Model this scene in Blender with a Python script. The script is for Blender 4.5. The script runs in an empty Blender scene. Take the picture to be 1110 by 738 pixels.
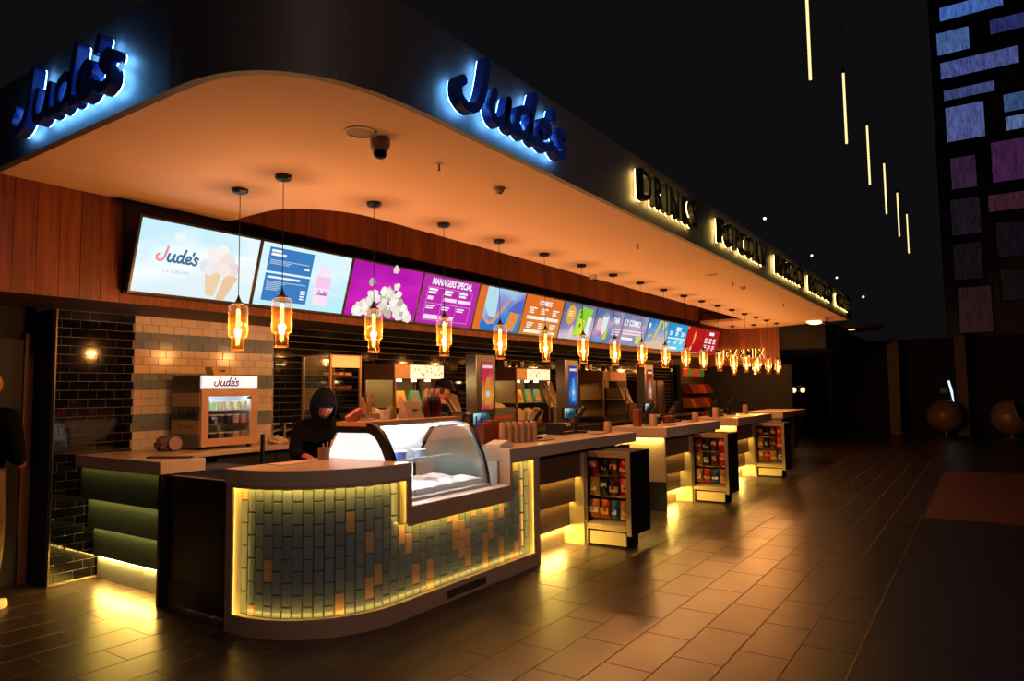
import bpy, bmesh, math, random
from mathutils import Vector, Matrix
random.seed(7)
D = bpy.data
SC = bpy.context.scene
COL = SC.collection

# ------------------------------------------------------------------ camera, world, exposure
FPX, YAW, PIT, ROL = 752.514, 0.59507, 0.0721026, -0.012308
cam_d = D.cameras.new('camera'); cam = D.objects.new('camera', cam_d); COL.objects.link(cam)
F = Vector((math.cos(YAW)*math.cos(PIT), math.sin(YAW)*math.cos(PIT), math.sin(PIT)))
r0 = Vector((math.sin(YAW), -math.cos(YAW), 0)); u0 = r0.cross(F)
cr, sr = math.cos(ROL), math.sin(ROL)
right = cr*r0 + sr*u0; up = -sr*r0 + cr*u0
m = Matrix((right, up, -F)).transposed().to_4x4(); m.translation = (0, 0, 1.6)
cam.matrix_world = m
cam_d.sensor_width = 36.0; cam_d.sensor_fit = 'HORIZONTAL'; cam_d.lens = FPX/1110*36.0
cam_d.clip_start = 0.05; cam_d.clip_end = 300
SC.camera = cam
w = D.worlds.new('world'); SC.world = w; w.use_nodes = True
w.node_tree.nodes['Background'].inputs[0].default_value = (0.80, 0.78, 1.0, 1)
w.node_tree.nodes['Background'].inputs[1].default_value = 0.0055
vs = SC.view_settings
vs.view_transform = 'Standard'; vs.look = 'None'; vs.gamma = 1.0; vs.use_curve_mapping = False
vs.exposure = 0.0
PEND_W = 27.0        # each pendant's own lamp
LED = (1.0, 0.60, 0.11)
LED_S = 85.0         # counter LED strips

FILL_SPOTS = [((-.6, -3.2, 5.6), (3.4, 2.9, 1.3), 300), ((4.0, -3.0, 5.6), (6.4, 2.9, 1.3), 210), ((9.0, -3.0, 5.6), (10.8, 2.9, 1.3), 190)]   # unseen spots added to brighten the counter fronts and fascia
# ------------------------------------------------------------------ materials
def lin(c):
    return tuple((v/12.92 if v <= .04045 else ((v+.055)/1.055)**2.4) for v in c)
def hexc(h):
    return lin(tuple(int(h[i:i+2], 16)/255 for i in (0, 2, 4)))
MATS = {}
def M(name, col=(.5,.5,.5), rough=.5, metal=0.0, var=.12, scale=12.0, bump=0.0, emit=None, estr=0.0, stretch=None, spec=.5, trans=0.0, coat=0.0):
    """procedural principled material; col is linear rgb or an sRGB hex string"""
    if name in MATS: return MATS[name]
    if isinstance(col, str): col = hexc(col)
    mt = D.materials.new(name); mt.use_nodes = True
    nt = mt.node_tree; N = nt.nodes; L = nt.links
    b = N['Principled BSDF']
    tc = N.new('ShaderNodeTexCoord'); mp = N.new('ShaderNodeMapping')
    L.new(tc.outputs['Object'], mp.inputs[0])
    if stretch: mp.inputs['Scale'].default_value = stretch
    nz = N.new('ShaderNodeTexNoise'); nz.inputs['Scale'].default_value = scale; nz.inputs['Detail'].default_value = 4
    L.new(mp.outputs[0], nz.inputs['Vector'])
    rp = N.new('ShaderNodeMapRange'); rp.inputs['To Min'].default_value = 1-var; rp.inputs['To Max'].default_value = 1+var
    L.new(nz.outputs[0], rp.inputs[0])
    mx = N.new('ShaderNodeVectorMath'); mx.operation = 'SCALE'; mx.inputs[0].default_value = col
    L.new(rp.outputs[0], mx.inputs['Scale']); L.new(mx.outputs[0], b.inputs['Base Color'])
    b.inputs['Roughness'].default_value = rough; b.inputs['Metallic'].default_value = metal
    b.inputs['Specular IOR Level'].default_value = spec
    if coat: b.inputs['Coat Weight'].default_value = coat; b.inputs['Coat Roughness'].default_value = .08
    if trans: b.inputs['Transmission Weight'].default_value = trans
    if bump:
        bp = N.new('ShaderNodeBump'); bp.inputs['Strength'].default_value = bump; bp.inputs['Distance'].default_value = .01
        L.new(nz.outputs[0], bp.inputs['Height']); L.new(bp.outputs[0], b.inputs['Normal'])
    if emit is not None:
        if isinstance(emit, str): emit = hexc(emit)
        b.inputs['Emission Color'].default_value = (*emit, 1); b.inputs['Emission Strength'].default_value = estr
    MATS[name] = mt
    return mt
def glass(name, tint=(1,1,1), gloss=.12, rough=.02, milk=0, milkc=(1,1,1), rim=0.0):
    if name in MATS: return MATS[name]
    mt = D.materials.new(name); mt.use_nodes = True
    nt = mt.node_tree; N = nt.nodes; L = nt.links
    for n in list(N): N.remove(n)
    out = N.new('ShaderNodeOutputMaterial'); tr = N.new('ShaderNodeBsdfTransparent'); gl = N.new('ShaderNodeBsdfGlossy')
    tr.inputs[0].default_value = (*tint, 1); gl.inputs['Roughness'].default_value = rough
    lw = N.new('ShaderNodeLayerWeight'); lw.inputs[0].default_value = .35
    nz = N.new('ShaderNodeTexNoise'); nz.inputs['Scale'].default_value = 3
    mr = N.new('ShaderNodeMapRange'); mr.inputs['To Min'].default_value = gloss*.85; mr.inputs['To Max'].default_value = gloss*1.15
    L.new(nz.outputs[0], mr.inputs[0])
    ad = N.new('ShaderNodeMath'); ad.operation = 'MULTIPLY_ADD'; ad.use_clamp = True
    L.new(lw.outputs['Facing'], ad.inputs[0]); ad.inputs[1].default_value = .35; L.new(mr.outputs[0], ad.inputs[2])
    mx = N.new('ShaderNodeMixShader'); L.new(ad.outputs[0], mx.inputs[0]); L.new(tr.outputs[0], mx.inputs[1]); L.new(gl.outputs[0], mx.inputs[2])
    last = mx
    if milk:
        tl_ = N.new('ShaderNodeBsdfTranslucent'); tl_.inputs[0].default_value = (*milkc, 1)
        m2 = N.new('ShaderNodeMixShader'); fm_ = N.new('ShaderNodeMath'); fm_.operation = 'POWER'; fm_.inputs[1].default_value = 3.0; L.new(lw.outputs['Facing'], fm_.inputs[0]); f2 = N.new('ShaderNodeMath'); f2.operation = 'MULTIPLY_ADD'; f2.use_clamp = True; L.new(fm_.outputs[0], f2.inputs[0]); f2.inputs[1].default_value = rim; f2.inputs[2].default_value = milk; L.new(f2.outputs[0], m2.inputs[0])
        L.new(mx.outputs[0], m2.inputs[1]); L.new(tl_.outputs[0], m2.inputs[2]); last = m2
    L.new(last.outputs[0], out.inputs[0])
    MATS[name] = mt
    return mt
def E_(name, col, s=1.0, var=.04, scale=8):
    """something that gives off light: a screen, a lamp, an LED strip"""
    if name in MATS: return MATS[name]
    if isinstance(col, str): col = hexc(col)
    mt = D.materials.new(name); mt.use_nodes = True
    nt = mt.node_tree; N = nt.nodes; L = nt.links
    for n in list(N): N.remove(n)
    out = N.new('ShaderNodeOutputMaterial'); em = N.new('ShaderNodeEmission')
    tc = N.new('ShaderNodeTexCoord'); nz = N.new('ShaderNodeTexNoise'); nz.inputs['Scale'].default_value = scale
    L.new(tc.outputs['Object'], nz.inputs['Vector'])
    rp = N.new('ShaderNodeMapRange'); rp.inputs['To Min'].default_value = s*(1-var); rp.inputs['To Max'].default_value = s*(1+var)
    L.new(nz.outputs[0], rp.inputs[0]); L.new(rp.outputs[0], em.inputs['Strength'])
    em.inputs['Color'].default_value = (*col, 1)
    L.new(em.outputs[0], out.inputs[0])
    MATS[name] = mt
    return mt
def wood_mat(name, c1, c2, axis=2, rough=.45):
    if name in MATS: return MATS[name]
    mt = D.materials.new(name); mt.use_nodes = True
    nt = mt.node_tree; N = nt.nodes; L = nt.links; b = N['Principled BSDF']
    tc = N.new('ShaderNodeTexCoord'); oi = N.new('ShaderNodeObjectInfo'); ad = N.new('ShaderNodeVectorMath'); ad.operation = 'ADD'
    sc_ = N.new('ShaderNodeVectorMath'); sc_.operation = 'SCALE'; sc_.inputs['Scale'].default_value = 37.0
    cb = N.new('ShaderNodeCombineXYZ')
    for i in range(3): L.new(oi.outputs['Random'], cb.inputs[i])
    L.new(cb.outputs[0], sc_.inputs[0]); L.new(tc.outputs['Object'], ad.inputs[0]); L.new(sc_.outputs[0], ad.inputs[1])
    mp = N.new('ShaderNodeMapping'); s = [22, 22, 22]; s[axis] = .9; mp.inputs['Scale'].default_value = s
    L.new(ad.outputs[0], mp.inputs[0])
    nz = N.new('ShaderNodeTexNoise'); nz.inputs['Scale'].default_value = 1.6; nz.inputs['Detail'].default_value = 6
    L.new(mp.outputs[0], nz.inputs['Vector'])
    cr_ = N.new('ShaderNodeValToRGB'); cr_.color_ramp.elements[0].position = .3; cr_.color_ramp.elements[1].position = .72
    cr_.color_ramp.elements[0].color = (*hexc(c1), 1); cr_.color_ramp.elements[1].color = (*hexc(c2), 1)
    L.new(nz.outputs[0], cr_.inputs[0])
    hs = N.new('ShaderNodeHueSaturation'); mr = N.new('ShaderNodeMapRange'); mr.inputs['To Min'].default_value = .78; mr.inputs['To Max'].default_value = 1.2
    L.new(oi.outputs['Random'], mr.inputs[0]); L.new(mr.outputs[0], hs.inputs['Value']); L.new(cr_.outputs[0], hs.inputs['Color'])
    L.new(hs.outputs[0], b.inputs['Base Color']); b.inputs['Roughness'].default_value = rough
    MATS[name] = mt
    return mt
def tile_mat(name, col, rough=.2, var=.2, bump=.05, rvar=.1, scale=5):
    """glazed or stone tile with shade differing from tile to tile"""
    if name in MATS: return MATS[name]
    if isinstance(col, str): col = hexc(col)
    mt = D.materials.new(name); mt.use_nodes = True
    nt = mt.node_tree; N = nt.nodes; L = nt.links; b = N['Principled BSDF']
    oi = N.new('ShaderNodeObjectInfo'); ge = N.new('ShaderNodeNewGeometry'); tc = N.new('ShaderNodeTexCoord')
    ad = N.new('ShaderNodeMath'); ad.operation = 'ADD'; L.new(oi.outputs['Random'], ad.inputs[0]); L.new(ge.outputs['Random Per Island'], ad.inputs[1])
    fr = N.new('ShaderNodeMath'); fr.operation = 'FRACT'; L.new(ad.outputs[0], fr.inputs[0])
    nz = N.new('ShaderNodeTexNoise'); nz.inputs['Scale'].default_value = scale; nz.inputs['Detail'].default_value = 6
    L.new(ge.outputs['Position'], nz.inputs['Vector'])
    a2 = N.new('ShaderNodeMath'); a2.operation = 'ADD'; L.new(fr.outputs[0], a2.inputs[0]); L.new(nz.outputs[0], a2.inputs[1])
    rp = N.new('ShaderNodeMapRange'); rp.inputs['From Max'].default_value = 2; rp.inputs['To Min'].default_value = 1-var; rp.inputs['To Max'].default_value = 1+var
    L.new(a2.outputs[0], rp.inputs[0])
    mx = N.new('ShaderNodeVectorMath'); mx.operation = 'SCALE'; mx.inputs[0].default_value = col
    L.new(rp.outputs[0], mx.inputs['Scale']); L.new(mx.outputs[0], b.inputs['Base Color'])
    r2 = N.new('ShaderNodeMapRange'); r2.inputs['To Min'].default_value = rough-rvar; r2.inputs['To Max'].default_value = rough+rvar
    L.new(nz.outputs[0], r2.inputs[0]); L.new(r2.outputs[0], b.inputs['Roughness'])
    if bump:
        bp = N.new('ShaderNodeBump'); bp.inputs['Strength'].default_value = bump; bp.inputs['Distance'].default_value = .01
        L.new(nz.outputs[0], bp.inputs['Height']); L.new(bp.outputs[0], b.inputs['Normal'])
    MATS[name] = mt
    return mt

BLACK = M('black_satin', '101012', .4)
MATTE = M('black_matte', '0c0c0e', .75)
STEEL = M('brushed_steel', '8d857a', .34, 1.0, var=.08, scale=30, stretch=(1,1,12))
DSTEEL = M('dark_steel', '3a3633', .4, .8)
CHROME = M('chrome', 'c8c8c8', .12, 1.0)
WHITE = M('white_laminate', 'd9d5cc', .35)
CREAMTOP = M('cream_stone_worktop', 'bba58e', .28, var=.06, scale=40)
DARKPAINT = M('charcoal_paint', '3f383c', .6)
HALLBLACK = M('hall_black_paint', '0a0a0c', .8)

# ------------------------------------------------------------------ mesh building
class MB:
    def __init__(s): s.v = []; s.f = []
    def add(s, vs, fs):
        o = len(s.v); s.v += [tuple(p) for p in vs]; s.f += [tuple(i+o for i in f) for f in fs]; return s
    def box(s, a, b):
        x0,y0,z0 = a; x1,y1,z1 = b
        if x0>x1: x0,x1=x1,x0
        if y0>y1: y0,y1=y1,y0
        if z0>z1: z0,z1=z1,z0
        return s.add([(x0,y0,z0),(x1,y0,z0),(x1,y1,z0),(x0,y1,z0),(x0,y0,z1),(x1,y0,z1),(x1,y1,z1),(x0,y1,z1)],
              [(3,2,1,0),(4,5,6,7),(0,1,5,4),(1,2,6,5),(2,3,7,6),(3,0,4,7)])
    def prism(s, poly, ext, axis=2):
        """poly: 2D ccw points in the plane across `axis`; ext=(lo,hi)"""
        def P(p, h):
            if axis == 2: return (p[0], p[1], h)
            if axis == 1: return (p[0], h, p[1])
            return (h, p[0], p[1])
        n = len(poly)
        vs = [P(p, ext[0]) for p in poly] + [P(p, ext[1]) for p in poly]
        fs = [tuple(range(n-1, -1, -1)), tuple(range(n, 2*n))] + [(i, (i+1)%n, n+(i+1)%n, n+i) for i in range(n)]
        return s.add(vs, fs)
    def lathe(s, prof, c=(0,0,0), n=20, axis=2, a0=0, cap=True):
        cx,cy,cz = c; rings = []
        vs = []; fs = []
        for (r, h) in prof:
            for k in range(n):
                t = 2*math.pi*k/n + a0; p = (r*math.cos(t), r*math.sin(t), h)
                if axis == 0: p = (p[2], p[0], p[1])
                elif axis == 1: p = (p[0], p[2], p[1])
                vs.append((cx+p[0], cy+p[1], cz+p[2]))
        for i in range(len(prof)-1):
            for k in range(n):
                fs.append((i*n+k, i*n+(k+1)%n, (i+1)*n+(k+1)%n, (i+1)*n+k))
        if cap:
            fs.append(tuple(range(n-1, -1, -1))); o = (len(prof)-1)*n; fs.append(tuple(range(o, o+n)))
        return s.add(vs, fs)
    def tube(s, pts, r, n=8):
        pts = [Vector(p) for p in pts]; rs = r if isinstance(r, (list, tuple)) else [r]*len(pts)
        vs = []; fs = []; ref = None
        for i, p in enumerate(pts):
            t = (pts[min(i+1, len(pts)-1)] - pts[max(i-1, 0)]).normalized()
            if ref is None: ref = Vector((0,0,1)) if abs(t.z) < .9 else Vector((1,0,0))
            a = t.cross(ref).normalized(); b = t.cross(a).normalized(); ref = -b if False else ref
            for k in range(n):
                q = 2*math.pi*k/n; vs.append(p + rs[i]*(math.cos(q)*a + math.sin(q)*b))
        for i in range(len(pts)-1):
            for k in range(n): fs.append((i*n+k, i*n+(k+1)%n, (i+1)*n+(k+1)%n, (i+1)*n+k))
        fs.append(tuple(range(n-1, -1, -1))); o = (len(pts)-1)*n; fs.append(tuple(range(o, o+n)))
        return s.add(vs, fs)
    def ball(s, c, r, n=14, m_=10, sc=(1,1,1)):
        vs = [(c[0], c[1], c[2]-r*sc[2])]; fs = []
        for i in range(1, m_):
            a = math.pi*i/m_ - math.pi/2
            for k in range(n):
                t = 2*math.pi*k/n; vs.append((c[0]+r*sc[0]*math.cos(a)*math.cos(t), c[1]+r*sc[1]*math.cos(a)*math.sin(t), c[2]+r*sc[2]*math.sin(a)))
        vs.append((c[0], c[1], c[2]+r*sc[2])); T = len(vs)-1
        for k in range(n): fs.append((0, 1+(k+1)%n, 1+k))
        for i in range(m_-2):
            for k in range(n): fs.append((1+i*n+k, 1+i*n+(k+1)%n, 1+(i+1)*n+(k+1)%n, 1+(i+1)*n+k))
        o = 1+(m_-2)*n
        for k in range(n): fs.append((o+k, o+(k+1)%n, T))
        return s.add(vs, fs)
    def xf(s, fn):
        s.v = [tuple(fn(Vector(p))) for p in s.v]; return s
    def mesh(s, name, off=(0,0,0), bevel=0, smooth=False):
        me = D.meshes.new(name)
        me.from_pydata([(p[0]-off[0], p[1]-off[1], p[2]-off[2]) for p in s.v], [], s.f); me.update()
        bm = bmesh.new(); bm.from_mesh(me)
        bmesh.ops.recalc_face_normals(bm, faces=bm.faces)
        if bevel: bmesh.ops.bevel(bm, geom=bm.edges, offset=bevel, segments=1, affect='EDGES', clamp_overlap=True)
        bm.to_mesh(me); bm.free()
        if smooth:
            for p in me.polygons: p.use_smooth = True
            me.set_sharp_from_angle(angle=math.radians(40))
        return me
def box(a, b): return MB().box(a, b)
ORG = {}
def link(o, parent=None):
    COL.objects.link(o)
    if parent is not None: o.parent = parent
    return o
def obj(name, mb, mt, parent=None, bevel=0, smooth=False, label=None):
    off = ORG.get(parent.name, (0,0,0)) if parent is not None else (0,0,0)
    me = mb if isinstance(mb, D.meshes.__class__) or hasattr(mb, 'polygons') else mb.mesh(name, off, bevel, smooth)
    o = D.objects.new(name, me); link(o, parent)
    if not len(me.materials): me.materials.append(mt)
    if parent is not None: ORG[o.name] = off
    if label: o['label'] = label
    return o
def thing(name, label, cat, loc=(0,0,0), group=None, world=True, rz=0):
    """world=True: parts are written in scene coordinates; else relative to loc"""
    o = D.objects.new(name, None); link(o); o.location = loc; o.rotation_euler[2] = rz
    o.empty_display_size = .1
    o['label'] = label; o['category'] = cat
    if group: o['group'] = group
    ORG[o.name] = tuple(loc) if world else (0,0,0)
    return o
def tag(o, label, cat, group=None):
    o['label'] = label; o['category'] = cat
    if group: o['group'] = group
    return o
def struct(o): o['kind'] = 'structure'; return o
def single(name, mb, mt, label, cat, group=None, bevel=0, smooth=False, base=None):
    """a thing that is one mesh; its origin goes to its base"""
    xs = [p[0] for p in mb.v]; ys = [p[1] for p in mb.v]; zs = [p[2] for p in mb.v]
    b = base or ((min(xs)+max(xs))/2, (min(ys)+max(ys))/2, min(zs))
    o = D.objects.new(name, mb.mesh(name, b, bevel, smooth)); link(o); o.location = b; o.data.materials.append(mt)
    ORG[o.name] = b
    return tag(o, label, cat, group)
def copy_tree(o, parent=None):
    c = o.copy(); COL.objects.link(c)
    if parent is not None: c.parent = parent
    for ch in o.children: copy_tree(ch, c)
    return c
def fix_children(): pass
ORD = ['first','second','third','fourth','fifth','sixth','seventh','eighth','ninth','tenth','eleventh','twelfth','thirteenth','fourteenth','fifteenth','sixteenth','seventeenth','eighteenth','nineteenth','twentieth']

def catmull(P, k=7):
    out = []
    for i in range(len(P)-1):
        p0 = P[max(i-1,0)]; p1 = P[i]; p2 = P[i+1]; p3 = P[min(i+2,len(P)-1)]
        for j in range(k):
            t = j/k
            out.append(tuple(.5*((2*p1[d]) + (-p0[d]+p2[d])*t + (2*p0[d]-5*p1[d]+4*p2[d]-p3[d])*t*t + (-p0[d]+3*p1[d]-3*p2[d]+p3[d])*t**3) for d in range(len(p1))))
    out.append(tuple(P[-1])); return out
def ribbon(mb, P, wd, z0, z1, taper=False):
    """thick brush stroke in the xy plane, from z0 to z1"""
    P = catmull(P); n = len(P); Lp = []; Rp = []
    for i in range(n):
        a = P[max(i-1,0)]; b = P[min(i+1,n-1)]; dx, dy = b[0]-a[0], b[1]-a[1]; l = math.hypot(dx,dy) or 1
        w2 = wd/2*(1 if not taper else (.62+.38*math.sin(math.pi*min(1, .25+.75*i/n))))
        Lp.append((P[i][0]-dy/l*w2, P[i][1]+dx/l*w2)); Rp.append((P[i][0]+dy/l*w2, P[i][1]-dx/l*w2))
    def cap(c, a, sgn, k=5):
        ang = math.atan2(a[1]-c[1], a[0]-c[0]); r = math.hypot(a[0]-c[0], a[1]-c[1])
        return [(c[0]+r*math.cos(ang+sgn*math.pi*j/(k+1)), c[1]+r*math.sin(ang+sgn*math.pi*j/(k+1))) for j in range(1, k+1)]
    vs = []; fs = []
    for i in range(n): vs += [(*Lp[i], z0), (*Rp[i], z0), (*Lp[i], z1), (*Rp[i], z1)]
    for i in range(n-1):
        a = 4*i; b = 4*i+4
        fs += [(a, a+1, b+1, b), (a+2, b+2, b+3, a+3), (a, b, b+2, a+2), (a+1, a+3, b+3, b+1)]
    for (c, st, sgn, end) in ((P[0], Lp[0], 1, Rp[0]), (P[-1], Lp[-1], -1, Rp[-1])):
        poly = [st] + cap(c, st, sgn) + [end]
        o = len(vs); k = len(poly)
        vs += [(*p, z0) for p in poly] + [(*p, z1) for p in poly]
        fs += [tuple(range(o, o+k)), tuple(range(o+k, o+2*k))] + [(o+i, o+i+1, o+k+i+1, o+k+i) for i in range(k-1)]
    return mb.add(vs, fs)
JUDES = [('J', [[(1.08,1.9),(.98,1.25),(.84,.55),(.62,.1),(.32,-.02),(.06,.2),(.04,.58),(.2,.8)]]),
 ('u', [[(1.34,1.0),(1.22,.45),(1.3,.08),(1.5,.02),(1.74,.3),(1.92,.98)],[(1.92,.98),(1.84,.4),(1.9,.08),(2.1,.04)]]),
 ('d', [[(2.82,.86),(2.62,1.0),(2.36,.82),(2.26,.4),(2.38,.06),(2.6,.08),(2.84,.5)],[(3.1,1.78),(2.94,1.1),(2.84,.4),(2.9,.08),(3.06,.04)]]),
 ('e', [[(3.3,.42),(3.58,.5),(3.74,.78),(3.56,1.0),(3.32,.8),(3.22,.4),(3.36,.06),(3.62,.04),(3.84,.24)]]),
 ('apostrophe', [[(4.02,1.62),(3.94,1.3)]]),
 ('s', [[(4.56,.86),(4.36,1.0),(4.16,.84),(4.26,.6),(4.44,.42),(4.44,.14),(4.2,-.02),(3.98,.12)]])]
_fc = {}
def text_mb(s, size=1.0, ext=0.0, offset=0.0, sx=1.0, align='LEFT', spacing=1.0):
    cu = D.curves.new('t', 'FONT'); cu.body = s; cu.size = size; cu.extrude = ext; cu.offset = offset; cu.align_x = align
    cu.resolution_u = 3; cu.space_character = spacing
    o = D.objects.new('t', cu); COL.objects.link(o)
    dg = bpy.context.evaluated_depsgraph_get()
    me = D.meshes.new_from_object(o.evaluated_get(dg))
    mb = MB(); mb.add([(v.co.x*sx, v.co.y, v.co.z) for v in me.vertices], [tuple(p.vertices) for p in me.polygons])
    D.objects.remove(o); D.curves.remove(cu); D.meshes.remove(me)
    return mb

# ------------------------------------------------------------------ floor
GROUT = M('floor_grout', '8a775a', .8)
FT = tile_mat('slate_floor_tile', '352a28', .31, .30, .10, .07, 3.0)
HF = M('hall_floor_vinyl', '242126', .38, bump=.03)
floor = struct(obj('floor', box((0.9, .715, -.08), (27.5, 7.2, -.0022)), GROUT)); ORG[floor.name] = (0,0,0)
hall = struct(obj('floor', box((0.9, -14, -.08), (27.5, .700, -.001)), HF))
struct(obj('trim_1', box((0.9, .700, -.05), (27.5, .715, .0015)), M('floor_edge_metal', '8a7a66', .35, .9)))
tl, tw = .601, .301
def floor_tile(mb, x, y):
    h = .0025
    a = [(x,y,-.03),(x+tl,y,-.03),(x+tl,y+tw,-.03),(x,y+tw,-.03),(x,y,-h),(x+tl,y,-h),(x+tl,y+tw,-h),(x,y+tw,-h),(x+h,y+h,0),(x+tl-h,y+h,0),(x+tl-h,y+tw-h,0),(x+h,y+tw-h,0)]
    return mb.add(a, [(0,1,5,4),(1,2,6,5),(2,3,7,6),(3,0,4,7),(4,5,9,8),(5,6,10,9),(6,7,11,10),(7,4,8,11),(8,9,10,11)])
spots = []
for r in range(-9, 12):
    y0 = 3.46 + .305*r
    for j in range(-4, 41):
        x0 = (2.875 if r % 2 else 3.178) + .605*j
        if x0 < .9 or x0 > 26.8: continue
        c = (x0+.3, y0+.15); dx, dy = c
        fwd = dx*F.x + dy*F.y; lat = dx*r0.x + dy*r0.y
        vis = fwd > 2.2 and abs(lat) < fwd*.80+.2 and not (c[1] > 3.75 and c[0] > 3.3 and c[0] < 17) and not (c[1] > 6.7)
        spots.append((0 if vis else 1, math.hypot(dx, dy), x0, y0))
spots.sort()
tm = floor_tile(MB(), 0, 0).mesh('tile'); tm.materials.append(FT)
rest = MB()
for i, (nv, d_, x0, y0) in enumerate(spots):
    if i < 290:
        o = D.objects.new('tile', tm); link(o, floor); o.location = (x0, y0, 0)
    else: floor_tile(rest, x0, y0)
o = obj('tiles_beyond', rest, FT, floor); o['kind'] = 'stuff'
single('floor_glow_panel', MB().box((9.85, -1.2, 0), (15.4, .68, .012)), M('red_brown_painted_glow', '54281e', .55, var=.3, scale=6, stretch=(1, 14, 1), bump=.2),
       'red-brown ribbed panel coloured as the lit patch of the dark hall floor at right', 'floor patch')  # glow on the hall floor, put in as a red-brown coloured panel

# ------------------------------------------------------------------ ceiling raft, fascia
def raft_path():
    P = [(1.925, 5.8), (1.925, 3.45)]
    cpts = [(1.925,3.45),(1.940,3.22),(1.985,3.03),(2.075,2.87),(2.2,2.75),(2.36,2.66),(2.56,2.605),(2.78,2.58),(3.0,2.57)]
    P += catmull(cpts, 4)[1:]
    P += [(18.3, 2.57)]
    return P
RP = raft_path()
inner = [(18.5, 3.2), (19.1, 4.4), (19.1, 5.7), (16.75, 5.72), (16.70, 4.66), (16.3, 4.58)] + catmull([(4.9,4.56),(4.45,4.565),(4.2,4.62),(4.0,4.74),(3.88,4.86),(3.80,5.0),(3.775,5.2),(3.78,5.45),(3.80,5.74)], 4) + [(3.80, 5.8)]
PLASTER = M('peach_plaster', 'd8b294', .75, var=.03, scale=3)
def offset_path(P, t):
    n = len(P); Q = []
    for i in range(n):
        a = P[max(i-1,0)]; b = P[min(i+1,n-1)]; dx, dy = b[0]-a[0], b[1]-a[1]; l = math.hypot(dx,dy)
        Q.append((P[i][0]-dy/l*t, P[i][1]+dx/l*t))
    return Q
struct(obj('ceiling', MB().prism(offset_path(RP, .05) + inner, (3.20, 3.26)), PLASTER))
def strip_path(P, t, z0, z1):
    """wall strip along plan path P, thickness t to the left of travel"""
    n = len(P); Q = []
    for i in range(n):
        a = P[max(i-1,0)]; b = P[min(i+1,n-1)]; dx, dy = b[0]-a[0], b[1]-a[1]; l = math.hypot(dx,dy)
        Q.append((P[i][0]-dy/l*t, P[i][1]+dx/l*t))
    vs = [(*p, z0) for p in P]+[(*p, z1) for p in P]+[(*p, z0) for p in Q]+[(*p, z1) for p in Q]
    fs = []
    for i in range(n-1):
        fs += [(i,i+1,n+i+1,n+i),(2*n+i,3*n+i,3*n+i+1,2*n+i+1),(n+i,n+i+1,3*n+i+1,3*n+i),(i,2*n+i,2*n+i+1,i+1)]
    fs += [(0,n,3*n,2*n),(n-1,3*n-1,4*n-1,2*n-1)]
    return MB().add(vs, fs)
struct(obj('trim_2', strip_path([(1.925, 7.0)] + RP, .05, 3.195, 3.765), DARKPAINT))
struct(obj('ceiling', MB().box((1.99, 2.66, 3.72), (19.2, 7.1, 3.76)), M('roof_board', '3a2418', .8)))
struct(obj('wall_right', MB().prism([(18.3,2.57),(18.5,3.2),(19.1,4.4),(19.16,4.4),(18.56,3.18),(18.36,2.57)][::-1], (3.195, 3.765)), DARKPAINT))

# ------------------------------------------------------------------ walls behind the counters
WOOD = wood_mat('red_wood_veneer', '5c2a18', '8a4526')
WOODB = M('wood_backing', '3a1c10', .6)
up_w = struct(obj('wall_upper', MB().box((1.93, 5.79, 2.352), (17.1, 5.86, 3.72)).box((1.93, 5.86, 2.352), (17.1, 6.62, 2.40)), WOODB)); ORG[up_w.name] = (0,0,0)
pk = MB().box((0, -.022, 0), (.151, 0, 1.36)).mesh('plank', bevel=.002); pk.materials.append(WOOD)
x = 1.935
while x < 16.95:
    o = D.objects.new('plank', pk); link(o, up_w); o.location = (x, 5.79, 2.352); x += .1522
BG = M('brick_grout', '9a8d78', .8)
wb = struct(obj('wall_back', MB().box((2.745, 6.607, 0), (17.1, 6.75, 2.36)), BG)); ORG[wb.name] = (0,0,0)
CR = tile_mat('cream_glazed_brick', 'dac4a6', .14, .12, .02, .04)
GN = tile_mat('sage_glazed_brick', '7c837e', .14, .12, .02, .04)
BK = tile_mat('black_glazed_brick', '0c0c11', .07, .4, .008, .02)
def brick(mb, x, z, l, h=.0745, y=6.607, t=.006, c=.002):
    y1 = y - t
    a = [(x,y,z),(x+l,y,z),(x+l,y,z+h),(x,y,z+h),(x,y1+c,z),(x+l,y1+c,z),(x+l,y1+c,z+h),(x,y1+c,z+h),(x+c,y1,z+c),(x+l-c,y1,z+c),(x+l-c,y1,z+h-c),(x+c,y1,z+h-c)]
    return mb.add(a, [(0,1,5,4),(1,2,6,5),(2,3,7,6),(3,0,4,7),(4,5,9,8),(5,6,10,9),(6,7,11,10),(7,4,8,11),(8,9,10,11)])
RH = .0778; TOP = 2.352
bmesh_cache = {}
def brick_obj(x, z, l, mt):
    k = (round(l, 3), mt.name)
    if k not in bmesh_cache:
        me = brick(MB(), 0, 0, l, y=0).mesh('brick'); me.materials.append(mt); bmesh_cache[k] = me
    o = D.objects.new('brick', bmesh_cache[k]); link(o, wb); o.location = (x, 6.607, z)
def row_bricks(xa, xb, off, BL=.1535):
    x = xa - off
    while x < xb - .012:
        a, b = max(x, xa), min(x+BL-.0035, xb-.0035)
        if b - a > .012: yield a, b-a
        x += BL
restk = MB(); nb = 0
pat = [0,0,1,1,0,0,0,1,1,0,0,0,1,1,0,0,0,1]
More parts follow.
